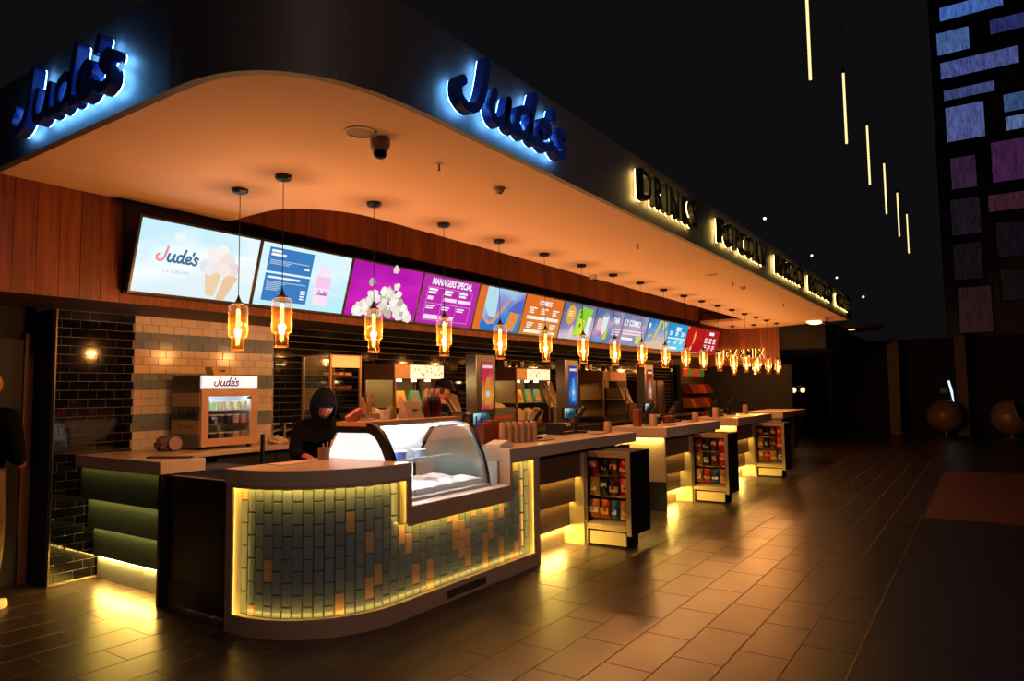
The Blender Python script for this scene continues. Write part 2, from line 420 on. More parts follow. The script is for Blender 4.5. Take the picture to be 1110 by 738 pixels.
for i in range(30):
    z = TOP - RH*(i+1)
    if z < 0: break
    if i < 17:
        for a, l in row_bricks(3.41, 4.96, .0 if i % 2 == 0 else .077): brick_obj(a, z, l, GN if pat[i] else CR); nb += 1
    for a, l in row_bricks(2.745, 3.41, .04 if i % 2 == 0 else .117):
        if nb < 292: brick_obj(a, z, l, BK); nb += 1
        else: brick(restk, a, z, l)
    if i < 18:
        for a, l in row_bricks(4.965, 17.08, .0 if i % 2 == 0 else .077): brick(restk, a, z, l)
o = obj('bricks_beyond', restk, BK, wb); o['kind'] = 'stuff'
struct(obj('trim_3', box((2.732, 6.592, 0), (2.744, 6.609, 2.352)), M('corner_trim', '5a4e44', .35, .9)))
struct(obj('wall_left', MB().box((-3, 6.98, 0), (2.722, 7.1, 3.2)).box((2.722, 6.61, 0), (2.744, 7.0, 2.352)).box((.4, 5.84, 2.352), (1.925, 6.9, 3.2)), M('dark_passage_wall', '141214', .7)))
struct(obj('door_1', MB().box((2.05, 6.93, 0), (2.62, 6.98, 2.1)), M('dark_service_door', '1d1714', .6)))
struct(obj('trim_4', MB().box((2.63, 6.92, 0), (2.70, 6.98, 2.15)), M('brown_door_post', '7a4a28', .5)))
# far end wall of the shop, dark hall beyond
ew = struct(obj('wall_end', MB().box((19.1, 4.4, 2.2), (19.2, 7.1, 3.72)).box((17.1, 6.6, 2.2), (19.1, 6.7, 3.72)), WOODB)); ORG[ew.name] = (0,0,0)
p2 = MB().box((-.02, 0, 0), (0, .165, 1.5)).mesh('plank', bevel=.002); p2.materials.append(WOOD)
for k in range(13):
    o = D.objects.new('plank', p2); link(o, ew); o.location = (19.1, 4.42+.168*k, 2.2)
struct(obj('wall_end', MB().box((19.4, 4.2, 0), (19.5, 7.1, 2.2)).box((17.1, 6.62, 0), (19.4, 6.72, 2.2)), HALLBLACK))
struct(obj('wall_end', MB().box((19.2, 3.3, 2.6), (27.4, 7.0, 3.2)), HALLBLACK))
struct(obj('wall_far', MB().box((27.42, -14, 0), (27.7, 9, 3.2)), HALLBLACK)); wf = struct(obj('wall_far', MB().box((27.42, -14, 3.2), (27.7, .95, 18)), M('far_wall_grey', '4c4c58', .8)))
struct(obj('wall_left', MB().box((19.5, 7.0, 0), (27.4, 7.1, 3.2)), HALLBLACK))
WIN = [(0.61,-1.16,14.06,14.54,'4a6fd0'),(-0.77,-2.04,13.17,13.66,'2b3470'),(0.74,-0.18,12.88,13.66,'4a6aa8'),(0.68,-1.48,12.03,12.6,'4e5a9a'),(0.63,-0.79,11.26,11.61,'444f86'),(0.61,-0.46,9.81,11.0,'5660a0'),(-1.01,-1.9,10.47,11.06,'3d5686'),(-1.03,-1.86,9.85,10.31,'5c70a8'),(-0.59,-1.49,8.2,9.54,'5d2f63'),(0.55,-0.15,8.17,9.24,'4f2f55'),(-0.43,-1.73,7.25,7.8,'5a2f3e'),(0.62,-0.19,6.6,7.82,'2e2230'),(-0.59,-1.67,5.73,6.85,'221a22'),(0.62,-0.17,5.1,6.31,'241b22'),(-0.64,-1.59,4.31,5.3,'1b171c'),(0.56,-0.35,3.33,4.83,'3a2226')]
def window_glass(name, col, k):
    """coloured, streaked art glass lit from behind"""
    mt = D.materials.new(name); mt.use_nodes = True; nt = mt.node_tree; N = nt.nodes; L = nt.links
    b = N['Principled BSDF']; b.inputs['Base Color'].default_value = (.01,.01,.015,1); b.inputs['Roughness'].default_value = .3
    tc = N.new('ShaderNodeTexCoord'); mp = N.new('ShaderNodeMapping'); mp.inputs['Rotation'].default_value = (.7+.3*math.sin(k*2.1), 0, 0); mp.inputs['Scale'].default_value = (1, 3.2, .55); mp.inputs['Location'].default_value = (0, k*3.1, k*1.7)
    L.new(tc.outputs['Object'], mp.inputs[0])
    nz = N.new('ShaderNodeTexNoise'); nz.inputs['Scale'].default_value = 3.5; nz.inputs['Detail'].default_value = 8; nz.inputs['Roughness'].default_value = .75; nz.inputs['Distortion'].default_value = 1.2
    L.new(mp.outputs[0], nz.inputs['Vector'])
    rp = N.new('ShaderNodeValToRGB'); c = hexc(col); e = rp.color_ramp.elements
    e[0].position = .38; e[0].color = (*[v*.55 for v in c], 1); e[1].position = .72; e[1].color = (*[min(1, v*2.0+.03*max(c)) for v in c], 1)
    L.new(nz.outputs[0], rp.inputs[0]); L.new(rp.outputs[0], b.inputs['Emission Color']); b.inputs['Emission Strength'].default_value = .6 if k < 8 else .32
    return mt
WFR = M('window_frame_black', '08080a', .6)
for k, (ya, yb, z0, z1, c) in enumerate(WIN):
    o = struct(obj('window_%d' % (k+1), MB().box((27.37, yb-.05, z0-.05), (27.42, ya+.05, z0)).box((27.37, yb-.05, z1), (27.42, ya+.05, z1+.05)).box((27.37, yb-.05, z0), (27.42, yb, z1)).box((27.37, ya, z0), (27.42, ya+.05, z1)), WFR))
    ORG[o.name] = (0,0,0); obj('pane', MB().box((27.385, yb, z0), (27.41, ya, z1)), window_glass('art_glass_%d' % k, c, k), o)
# small fixings under the hall roof and the lit tubes
for k, (px, tube_x) in enumerate([(0, 8.52), (0, 11.12), (0, 13.67), (0, 16.24), (0, 18.93), (0, 21.48)]):
    t = thing('hanging_light_tube', 'slim vertical light tube hanging in the dark hall, %s from the nearest' % ORD[k], 'pendant light', (tube_x, 1.5, 5.19), 'row of hanging light tubes')
    obj('tube', MB().lathe([(.016, 5.19), (.016, 6.26)], (tube_x, 1.5, 0), 10), E_('tube_glow', (1.0, .70, .30), 1.5), t)
    obj('end_cap', MB().lathe([(.024, 6.26), (.024, 6.32), (.008, 6.34)], (tube_x, 1.5, 0), 10), BLACK, t)
    obj('wire', MB().tube([(tube_x, 1.5, 6.34), (tube_x, 1.5, 15.5)], .003, 5), BLACK, t)

# ------------------------------------------------------------------ curved tiled front counter
CX, CY, CR_ = 3.67, 4.24, .78
def front(s, d):
    """plan point at run s along the counter's outer face, d inwards from it"""
    if s < .10: return (2.89+d, 4.34-s)
    s -= .10; arc = CR_*math.pi/2
    if s < arc:
        a = math.pi + s/CR_; rr = CR_-d
        return (CX+rr*math.cos(a), CY+rr*math.sin(a))
    return (CX + s-arc, 3.46+d)
S0 = .10 + CR_*math.pi/2
def sx(x): return S0 + x - CX
SEND = sx(5.54)
def run(mb, s0, s1, d0, d1, z0, z1, step=.05):
    n = max(1, int(math.ceil((s1-s0)/step))); vs = []; fs = []
    for i in range(n+1):
        s = s0+(s1-s0)*i/n; a = front(s, d0); b = front(s, d1)
        vs += [(*a, z0), (*b, z0), (*b, z1), (*a, z1)]
    for i in range(n):
        o = 4*i; p = o+4
        fs += [(o,o+1,p+1,p),(o+1,o+2,p+2,p+1),(o+2,o+3,p+3,p+2),(o+3,o,p,p+3)]
    fs += [(3,2,1,0), (4*n,4*n+1,4*n+2,4*n+3)]
    return mb.add(vs, fs)
FRAMEM = M('taupe_counter_laminate', 'b08e70', .42, var=.05, scale=30)
ct = thing('front_counter', 'curved front counter faced with vertical green and cream tiles', 'counter', (3.67, 3.9, 0))
fm = MB(); NT = 3.80; NR = 5.06
run(fm, 0, SEND, 0, .115, 0, .106)
run(fm, 0, .055, 0, .115, .106, .98)
run(fm, sx(3.765), sx(NT), 0, .115, .772, .98)
run(fm, sx(3.765), sx(NR+.03), 0, .115, .655, .772)
run(fm, sx(NR), sx(NR+.03), 0, .115, .772, .98)
run(fm, sx(5.47), SEND, 0, .115, .106, .98)
obj('frame', fm, FRAMEM, ct)
bk = MB(); run(bk, .055, sx(3.765), .105, .14, .106, .98); run(bk, sx(3.765), sx(NR+.03), .105, .14, .106, .655); run(bk, sx(NR+.03), sx(5.47), .105, .14, .106, .98)
obj('tile_backing', bk, M('counter_tile_grout', '5a5548', .8), ct)
obj('body', MB().box((NR+.002, 3.6, .0), (5.53, 4.25, .98)), WHITE, ct)
obj('back_panel', MB().box((3.0, 4.30, 0), (3.79, 4.34, .98)), WHITE, ct)
obj('vent_grille', MB().box((4.19, 3.452, .03), (4.68, 3.462, .085)), M('vent_brown', '4a372c', .5), ct)
TG = tile_mat('sea_green_glazed_tile', '778486', .20, .22, .02, .05)
TC = tile_mat('cream_glazed_tile', 'bd9a78', .16, .12, .02, .05)
def vtile(s0, s1, z0, z1, mt):
    g = .0014; c = .006
    mb = MB(); a0 = front(s0+g, .105); a1 = front(s1-g, .105); b0 = front(s0+g, .092); b1 = front(s1-g, .092)
    e0 = front(s0+g+c, .083); e1 = front(s1-g-c, .083); z0 += g; z1 -= g
    vs = [(*a0,z0),(*a1,z0),(*a1,z1),(*a0,z1),(*b0,z0),(*b1,z0),(*b1,z1),(*b0,z1),(*e0,z0+c),(*e1,z0+c),(*e1,z1-c),(*e0,z1-c)]
    mb.add(vs, [(0,1,5,4),(1,2,6,5),(2,3,7,6),(3,0,4,7),(4,5,9,8),(5,6,10,9),(6,7,11,10),(7,4,8,11),(8,9,10,11)])
    obj('tile', mb, mt, ct)
rt = random.Random(3)
TW = .0775; TH = .153
ncol = int((sx(5.47)-.055)/TW); TW = (sx(5.47)-.055)/ncol
for c in range(ncol):
    s0 = .055+c*TW; s1 = s0+TW; xm = front((s0+s1)/2, 0)[0]; st = s0 >= S0-.001
    ztop = .655 if (st and sx(3.765)-.01 < (s0+s1)/2 < sx(NR+.03)) else .98
    z = .106 - (TH*.5 if c % 2 else 0) 
    while z < ztop-.004:
        a, b = max(z, .106), min(z+TH, ztop)
        if b-a > .02:
            pc = .07 + .05*(c/ncol) + (.22 if c > ncol*.62 else 0)
            vtile(s0, s1, a, b, TC if rt.random() < pc else TG)
        z += TH
LEDM = E_('yellow_led', LED, LED_S, .02)
LEDL = E_('yellow_led_low', LED, LED_S*.22, .02); LEDT = E_('yellow_led_top', LED, LED_S*.6, .02); LEDW = E_('yellow_led_weak', LED, LED_S*.2, .02)
def one_side(o, test):
    """LED tape shines from one face only; the rest of it is its black carrier"""
    o.data.materials.append(BLACK)
    for p in o.data.polygons: p.material_index = 0 if test(p.index) else 1
def led_down(name, a, b, mt, par):
    o = obj(name, MB().box(a, b), mt, par); one_side(o, lambda i: i == 0); return o
def led_slant(poly, ext, axis, mt, par):
    """LED tape in a slanted channel; its first edge is the shining face"""
    o = obj('led_strip', MB().prism(poly, ext, axis), mt, par); one_side(o, lambda i: i == 2); return o
def lip_led(s0, s1, z0, z1, sl0, sl1, zl0, zl1, mt):
    """lip on the frame's front edge with the LED tape on its back"""
    run(lipm, s0, s1, 0, .012, z0, z1)
    lm = MB(); run(lm, sl0, sl1, .0125, .016, zl0, zl1); o = obj('led_strip', lm, mt, ct); one_side(o, lambda i: i % 4 == 1 and i < len(o.data.polygons)-2)
lipm = MB()
lip_led(.055, sx(3.765), .964, .98, .06, sx(3.76), .966, .978, LEDT)
lip_led(sx(3.765), sx(NR+.03), .639, .655, sx(3.77), sx(NR+.025), .641, .653, LEDT)
lip_led(sx(NR+.03), sx(5.47), .964, .98, sx(NR+.035), sx(5.465), .966, .978, LEDT)
lip_led(.055, sx(5.47), .106, .122, .06, sx(5.465), .108, .120, LEDW)
lip_led(.055, .071, .122, .964, .057, .069, .13, .955, LEDL)
lip_led(sx(3.749), sx(3.765), .655, .964, sx(3.751), sx(3.763), .665, .955, LEDL)
lip_led(sx(5.454), sx(5.47), .122, .964, sx(5.456), sx(5.468), .13, .955, LEDL)
obj('frame_lip', lipm, FRAMEM, ct)['kind'] = 'stuff'
REVEAL_BRIGHT = M('cream_reveal_brightener', 'e2d2a8', .45, var=.03)  # pale lining added so the reveals look bright under weak LEDs
for (sa, sb, za, zb) in ((.055, .0565, .106, .98), (sx(3.7635), sx(3.765), .655, .98), (sx(5.4685), sx(5.47), .106, .98)):
    lm = MB(); run(lm, sa, sb, .017, .085, za, zb); obj('reveal_brightener', lm, REVEAL_BRIGHT, ct)
lm = MB(); run(lm, .057, sx(5.4685), .017, .085, .106, .1075); obj('reveal_brightener', lm, REVEAL_BRIGHT, ct)
obj('case_ledge', MB().box((NT, 3.462, .772), (NR, 3.60, .777)), WHITE, ct)
# worktop of the curved counter, and of the block right of the glass case
plan = [front(S0+ (NT-CX) if False else s, 0) for s in [0, .1]+[.1+CR_*math.pi/2*k/14 for k in range(1, 15)]+[sx(NT)]] + [(NT, 4.36), (2.89, 4.36)]
single('worktop', MB().prism(plan, (.98, 1.09)), CREAMTOP, 'rounded stone worktop on the tiled front counter beside the glass case', 'worktop', bevel=.004)

# ------------------------------------------------------------------ service counter units with stepped, lit fronts
BAND = M('bronze_band_laminate', '5a4434', .45, var=.06, scale=20)
KICK = M('pale_kick_panel', 'b7a98e', .4)
ENDP = M('end_panel_satin', 'a89a84', .35)
def service_unit(xa, xb, rx, label, wlabel, first=False, lit=True):
    t = thing('service_counter', label, 'counter', ((xa+xb)/2, 3.8, 0), 'service counters with stepped lit fronts')
    xs = xa if first else xa+.03
    for k, (z0, z1, y0) in enumerate(((.70, .945, 3.53), (.44, .685, 3.60), (.185, .425, 3.67))):
        obj('front_band', MB().box((xs, y0, z0), (xb, y0+.05, z1)), BAND, t)
        for ea, eb in ((xs+.01, rx-.05), (rx+.02, xb-.02)):
            if lit and k < 2: led_down('led_strip', (ea, y0+.034, z0-.006), (eb, y0+.048, z0), LEDB, t)
            elif lit: led_slant([(3.7215, .180), (3.734, .1675), (3.734, .185)], (ea, eb), 0, LEDF, t)
    obj('kick_panel', MB().box((xs, 3.735, 0), (xb, 3.76, .185)), KICK, t)
    obj('cheek_panel', MB().prism([(3.497, 0), (3.735, 0), (3.735, .185), (3.67, .185), (3.67, .432), (3.60, .432), (3.60, .692), (3.53, .692), (3.53, .945), (3.497, .945)], (rx-.04, rx-.018), axis=0), RPALE, t)
    obj('body', MB().box((xa+.04, 3.762, .02), (xb-.02, 4.22, .945)), M('unit_carcass', '2a221c', .6), t)
    if not first:
        obj('end_panel', MB().box((xa, 3.50, .38), (xa+.028, 4.22, .955)), ENDP, t)
        obj('end_plinth', MB().box((xa, 3.50, 0), (xa+.028, 4.22, .378)), BLACK, t)
        if lit: led_down('led_strip', (xa-.034, 3.53, .952), (xa-.012, 4.2, .958), LEDE, t)
    else:
        obj('end_panel', MB().box((xb-.02, 3.78, 0), (xb, 4.22, .945)), ENDP, t)
    single('worktop', MB().box((xa-.04, 3.46, .958), (xb+.04, 4.26, 1.09)) if not first else
           MB().prism([(NR, 3.46), (xb+.04, 3.46), (xb+.04, 4.26), (NR, 4.26)], (.98, 1.09)), CREAMTOP, wlabel, 'worktop', 'long worktops over the service counters', bevel=.004)
    return t
RPALE = M('cheek_pale', 'c0ac80', .4)
LEDB = E_('band_led', LED, LED_S*.5, .02); LEDF = E_('floor_led', LED, LED_S*3.3, .02); LEDE = E_('end_led', LED, LED_S*1.8, .02)
service_unit(5.545, 7.69, 6.5, 'service counter joined to the tiled counter, with stepped lit bands', 'long worktop running right from the glass case to the nearest snack rack', first=True)
service_unit(8.72, 10.88, 9.72, 'middle service counter with glowing end panel and stepped bands', 'worktop over the middle service counter')
service_unit(11.93, 14.1, 13.0, 'third service counter from the left with stepped lit bands', 'worktop over the third service counter')
service_unit(15.1, 17.2, 16.2, 'farthest service counter, mostly hidden behind the far snack rack', 'farthest worktop, behind the far snack rack', lit=False)

# ------------------------------------------------------------------ left counter, gate, back counters
GBAND = M('deep_green_band', '3a4a4a', .38, var=.08)
t = thing('side_counter', 'green banded side counter with lit steps against the black tiled wall', 'counter', (3.1, 5.95, 0))
for k, (z0, z1, x0) in enumerate(((.715, .985, 2.965), (.455, .70, 3.03), (.20, .44, 3.085))):
    obj('front_band', MB().box((x0, 5.27, z0), (x0+(.04 if k < 2 else .022), 6.58, z1)), GBAND, t)
    if k < 2: led_down('led_strip', (x0+.024, 5.30, z0-.006), (x0+.038, 6.56, z0), LEDB, t)
    else: led_slant([(3.1085, .195), (3.121, .1825), (3.121, .20)], (5.30, 6.56), 1, LEDF, t)
led_down('led_strip', (2.93, 5.30, .983), (2.94, 6.56, .989), E_('top_led', LED, LED_S*.25, .02), t)
for a, b in ((5.27, 5.81), (5.815, 6.58)):
    obj('kick_panel', MB().box((3.1215, a, 0), (3.15, b, .20)), M('blue_grey_kick', '8d949c', .4), t)
obj('body', MB().box((3.152, 5.28, .02), (3.75, 6.58, .985)), M('unit_carcass', '2a221c', .6), t)
obj('end_panel', MB().box((2.93, 5.235, 0), (3.75, 5.268, .985)), BLACK, t)
single('worktop', MB().box((2.915, 5.225, .99), (3.29, 6.59, 1.09)), CREAMTOP, 'chunky worktop of the green side counter at left', 'worktop', bevel=.004)
gt = thing('staff_gate', 'low black staff gate between side counter and front counter', 'gate', (3.0, 4.8, 0))
obj('panel', MB().box((2.985, 4.37, .03), (3.02, 5.225, .955)), BLACK, gt, bevel=.003)
obj('top_rail', MB().box((2.975, 4.365, .955), (3.03, 5.23, .985)), M('gate_rail', '26242a', .25, .4), gt, bevel=.003)
obj('corner_guard', MB().box((2.978, 4.95, .03), (2.985, 5.2, .20)), M('scuffed_guard', '3a3a42', .5), gt)
obj('hinge', MB().lathe([(.012, .2), (.012, .3)], (3.0, 4.362, 0), 8), CHROME, gt)
BC = M('back_cabinet_dark', '17151a', .45)
t = thing('back_counter', 'dark back counter along the tiled wall under the ice cream freezer', 'counter', (4.4, 6.2, 0))
for k in range(3):
    d_ = obj('door', MB().box((3.76+.64*k, 5.80, .1), (4.39+.64*k, 5.825, 1.035)), BC, t, bevel=.003)
    obj('handle', MB().tube([(4.3+.64*k, 5.78, .8), (4.3+.64*k, 5.78, .95)], .006), CHROME, d_)
obj('body', MB().box((3.76, 5.826, .05), (5.68, 6.58, 1.045)), BC, t)
obj('plinth', MB().box((3.76, 5.86, 0), (5.68, 6.58, .05)), MATTE, t)
single('worktop', MB().box((3.295, 5.74, 1.05), (5.70, 6.592, 1.088)), M('back_worktop_stone', 'b09a80', .3), 'back worktop carrying the freezer and the tap', 'worktop', bevel=.003)
t = thing('rear_counter', 'long steel rear counter carrying the popcorn warmers', 'counter', (11, 6.2, 0))
obj('body', MB().box((5.72, 5.85, .04), (17.0, 6.58, .955)), DSTEEL, t)
obj('top', MB().box((5.71, 5.82, .955), (17.0, 6.59, .99)), STEEL, t, bevel=.003)
obj('plinth', MB().box((5.72, 5.9, 0), (17.0, 6.58, .04)), MATTE, t)

# ------------------------------------------------------------------ pendant lamps
AMB = glass('amber_glass', (1.0, .82, .55), .08, milk=.014, milkc=(1.0,.42,.09), rim=.30); CLR = glass('clear_glass', (.97, .95, .95), .10, milk=.01, milkc=(1.0,.8,.7), rim=.15)
def bulb_mat():
    """clear bulb whose glowing filament shows through the glass"""
    mt = D.materials.new('glowing_bulb_glass'); mt.use_nodes = True; N = mt.node_tree.nodes; L = mt.node_tree.links
    for n in list(N): N.remove(n)
    out = N.new('ShaderNodeOutputMaterial'); ad = N.new('ShaderNodeAddShader'); tr = N.new('ShaderNodeBsdfTransparent'); em = N.new('ShaderNodeEmission')
    tr.inputs[0].default_value = (.95,.9,.85,1); em.inputs[0].default_value = (1.0, .50, .12, 1); em.inputs[1].default_value = 3.4
    L.new(tr.outputs[0], ad.inputs[0]); L.new(em.outputs[0], ad.inputs[1]); L.new(ad.outputs[0], out.inputs[0])
    return mt
FIL = bulb_mat()
BRASS = M('brass_socket', '8a6a30', .3, 1.0)
pl = D.lights.new('pendant_bulb', 'POINT'); pl.color = (1.0, .50, .19); pl.energy = PEND_W; pl.shadow_soft_size = .028
def make_pendant(label):
    t = thing('pendant_lamp', label, 'pendant lamp', (0,0,0), 'stepped amber glass pendants over the counters', world=False)
    obj('canopy', MB().lathe([(.06, 0), (.062, -.02), (.05, -.034), (.012, -.04)], n=24), BLACK, t, smooth=True)
    obj('cord', MB().tube([(0,0,-.03), (0,0,-.846)], .0032, 6), BLACK, t)
    obj('cap', MB().lathe([(.004, -.835), (.010, -.855), (.022, -.885), (.043, -.902), (.043, -.906)], n=20), BLACK, t, smooth=True)
    s = obj('socket', MB().lathe([(.02, -.903), (.02, -.945)], n=14), BRASS, t)
    obj('bulb', MB().lathe([(.007, -.945), (.012, -.955), (.0145, -.975), (.0145, -1.20), (.010, -1.218), (.002, -1.224)], n=14), FIL, t, smooth=True)
    g = obj('glass_shade', MB().lathe([(.0715, -.985), (.0715, -1.145), (.067, -1.158), (.050, -1.166), (.046, -1.176), (.046, -1.262)], n=32, cap=False), AMB, t, smooth=True)
    obj('glass_collar', MB().lathe([(.036, -.905), (.056, -.912), (.067, -.925), (.0715, -.945), (.0715, -.985)], n=32, cap=False), CLR, g, smooth=True)
    obj('glass_base', MB().lathe([(.046, -1.262), (.042, -1.266), (.002, -1.266)], n=32, cap=False), AMB, g, smooth=True)
    obj('rim', MB().lathe([(.0465, -1.257), (.0485, -1.262), (.045, -1.267), (.0435, -1.262), (.0465, -1.257)], n=32, cap=False), M('amber_rim', 'd08a30', .2), g, smooth=True)
    l = D.objects.new('bulb_light', pl); link(l, t); l.location = (0, 0, -1.09)
    return t
psp = [(3.233, 4.74)] + [(3.215+.918*k, 4.19) for k in range(17)] + [(17.95, 4.75), (17.97, 5.28)]
pproto = None
for k, (px, py) in enumerate(psp):
    lb = ('amber stepped glass pendant hanging above the side of the counter, leftmost of all' if k == 0 else
          'amber stepped glass pendant, %s from the left in the long row over the counters' % ORD[k-1] if k < 18 else
          'far amber pendant set back from the end of the long row, %s' % ('nearer the row' if k == 18 else 'nearest the back wall'))
    o = make_pendant(lb) if pproto is None else copy_tree(pproto)
    pproto = pproto or o
    o['label'] = lb; o.location = (px, py, 3.2)
    if k >= 18:
        o.location.z = 3.2
# ceiling fittings
PAL = M('fitting_plastic', 'b9a79a', .45)
def fitting(x, kind, lab):
    y = 3.1
    if kind == 'sprinkler':
        t = thing('sprinkler_head', lab, 'sprinkler', (x, y, 3.2))
        obj('plate', MB().lathe([(.03, 3.2), (.03, 3.194)], (x, y, 0), 14), PAL, t); obj('nozzle', MB().lathe([(.009, 3.194), (.007, 3.16), (.014, 3.15), (.014, 3.147)], (x, y, 0), 10), M('sprinkler_metal', '9a8070', .3, .8), t)
    elif kind == 'detector':
        t = thing('smoke_detector', lab, 'detector', (x, y, 3.2))
        obj('base', MB().lathe([(.052, 3.2), (.052, 3.186)], (x, y, 0), 18), PAL, t); obj('sensor', MB().lathe([(.044, 3.186), (.040, 3.165), (.026, 3.160), (.022, 3.15), (.02, 3.148)], (x, y, 0), 18), PAL, t, smooth=True)
    elif kind == 'camera':
        t = thing('dome_camera', lab, 'camera', (x, y, 3.2))
        obj('housing', MB().lathe([(.064, 3.2), (.063, 3.16), (.052, 3.13), (.046, 3.125)], (x, y, 0), 20), PAL, t, smooth=True); obj('dome', MB().lathe([(.044, 3.127), (.043, 3.105), (.034, 3.086), (.016, 3.077), (.002, 3.076)], (x, y, 0), 20), M('smoked_dome', '0a0a0c', .08), t, smooth=True)
    else:
        t = thing('ceiling_speaker', lab, 'speaker', (x, y, 3.2))
        obj('ring', MB().lathe([(.10, 3.2), (.10, 3.195), (.085, 3.193), (.082, 3.2)], (x, y, 0), 28), PAL, t); obj('grille', MB().lathe([(.082, 3.2), (.082, 3.197)], (x, y, 0), 28), M('speaker_grille', '8a6a58', .6, bump=.3, scale=300), t)
fitting(2.94, 'speaker', 'round ceiling speaker beside the dome camera'); fitting(3.11, 'camera', 'dome security camera on the ceiling beside the round speaker')
fitting(3.69, 'sprinkler', 'sprinkler head nearest the dome camera'); fitting(4.42, 'detector', 'white smoke detector nearest the dome camera')
fitting(7.09, 'sprinkler', 'sprinkler head in the middle of the ceiling'); fitting(9.61, 'speaker', 'round ceiling speaker halfway along, under the third sign')
fitting(10.62, 'sprinkler', 'sprinkler head beside the farther smoke detector'); fitting(11.15, 'detector', 'smoke detector farther along the ceiling'); fitting(13.87, 'sprinkler', 'farthest sprinkler head on the ceiling')
t = thing('dome_camera', 'small dome camera on the ceiling among the pendants', 'camera', (8.63, 4.45, 3.2))
obj('housing', MB().lathe([(.05, 3.2), (.048, 3.15), (.04, 3.14)], (8.63, 4.45, 0), 16), PAL, t, smooth=True); obj('dome', MB().lathe([(.038, 3.14), (.03, 3.11), (.002, 3.1)], (8.63, 4.45, 0), 16), M('smoked_dome', '0a0a0c', .08), t, smooth=True)
# added fill spots, out of view, that light the counter fronts and fascia
for k, (p, tgt, wt) in enumerate(FILL_SPOTS):
    t = thing('fill_spotlight', 'unseen fill spotlight added high in the hall, %s from the camera' % ORD[k], 'spotlight', p, 'added fill spotlights')
    d_ = (Vector(tgt)-Vector(p)).normalized(); q = d_.to_track_quat('-Z', 'Y')
    mbh = MB().lathe([(.03, .10), (.045, .09), (.05, -.07), (.042, -.075), (.04, .02)], n=16, cap=False).xf(lambda v: q @ v + Vector(p))
    obj('housing', mbh, BLACK, t, smooth=True)
    obj('stem', MB().tube([Vector(p)-d_*.08, Vector(p)-d_*.08+Vector((0,0,.5))], .01, 6), BLACK, t)
    sl = D.lights.new('fill_spot', 'SPOT'); sl.energy = wt; sl.color = (1.0, .70, .58); sl.spot_size = math.radians(62); sl.spot_blend = .9; sl.shadow_soft_size = .04
    so = D.objects.new('fill_spot', sl); link(so, t); so.rotation_mode = 'QUATERNION'; so.rotation_quaternion = q; so.location = d_*.08

# ------------------------------------------------------------------ halo-lit signs on the fascia
NAVY = M('navy_sign_face', '1c3c9a', .3); 
HALO_B = E_('blue_halo', (.14, .48, 1.0), 24, .02); HALO_Y = E_('gold_halo', (1.0, .66, .16), 16, .02)
SBLK = M('black_sign_face', '0e0c0a', .4)
def judes_sign(name, label, place, kx, ky, wd, gap=.034, dep=.075):
    """place(u, v, w): u along the wall, v up, w out from the wall"""
    t = thing(name, label, 'sign', place(kx*2.3, -.02, gap), 'blue lit brand signs on the fascia')
    for ch, strokes in JUDES:
        mb = MB(); hb = MB(); mb2 = MB()
        for st in strokes:
            P = [(p[0]*kx, p[1]*ky) for p in st]
            ribbon(mb, P, wd, gap+.008, gap+dep)
            ribbon(hb, P, wd*.86, gap, gap+.0075)
        o = obj('letter_' + ch.lower(), mb.xf(lambda v: place(v.x, v.y, v.z)), NAVY, t)
        obj('back_light', hb.xf(lambda v: place(v.x, v.y, v.z)), HALO_B, o)
judes_sign('brand_sign', "blue halo-lit Jude's script sign on the long fascia", lambda u, v, w_: (3.11+u, 2.57-w_, 3.30+v), .278, .185, .062)
judes_sign('brand_sign', "blue halo-lit Jude's script sign on the short left fascia", lambda u, v, w_: (1.925-w_, 5.14-u, 3.30+v), .285, .178, .062)
def letter_sign(txt, x0, x1, z0, h, label, place=None, face=SBLK, halo=HALO_Y, gap=.028, dep=.06, name='letter_sign', bold=.02):
    place = place or (lambda u, v, w_: (x0+u, 2.57-w_, z0+v))
    ms = [text_mb(c, 1.0, .5, bold) for c in txt if c != ' ']
    ws = []
    for mb in ms:
        xs = [p[0] for p in mb.v]; ws.append((min(xs), max(xs)))
    space = .20; n = len(ms)
    cells = []; cur = 0; i = 0
    for c in txt:
        if c == ' ': cur += .3; continue
        a, b = ws[i]; cells.append(cur-a); cur += (b-a)+space; i += 1
    tot = cur-space; kx = (x1-x0)/tot; ky = h/.73
    t = thing(name, label, 'sign', place((x1-x0)/2, 0, gap), 'gold halo-lit letter signs')
    for mb, off in zip(ms, cells):
        hb = MB(); hb.v = list(mb.v); hb.f = list(mb.f)
        m1 = MB(); m1.v = list(mb.v); m1.f = list(mb.f)
        o = obj('letter', m1.xf(lambda v: place((v.x+off)*kx, v.y*ky, gap+.008+(v.z+.5)*dep)), face, t)
        obj('back_light', hb.xf(lambda v: place((v.x+off)*kx, v.y*ky, gap+(v.z+.5)*.0075)), halo, o)
letter_sign('DRINKS', 5.78, 7.25, 3.33, .285, 'gold-lit DRINKS letters on the fascia')
letter_sign('POPCORN', 8.08, 10.12, 3.33, .285, 'gold-lit POPCORN letters on the fascia')
letter_sign('NACHOS', 10.85, 12.7, 3.33, .285, 'gold-lit letters next after POPCORN on the fascia')
letter_sign('HOTDOGS', 13.27, 15.45, 3.33, .285, 'gold-lit letters second after POPCORN on the fascia')
letter_sign('COFFEE', 16.1, 17.7, 3.33, .285, 'gold-lit letters nearest the far end of the fascia')
letter_sign('PICK&MIX', 0, 1.26, 0, .25, 'gold-lit PICK & MIX letters on the far wooden wall', place=lambda u, v, w_: (19.08-w_, 6.06-u, 2.40+v), gap=.03, dep=.05)

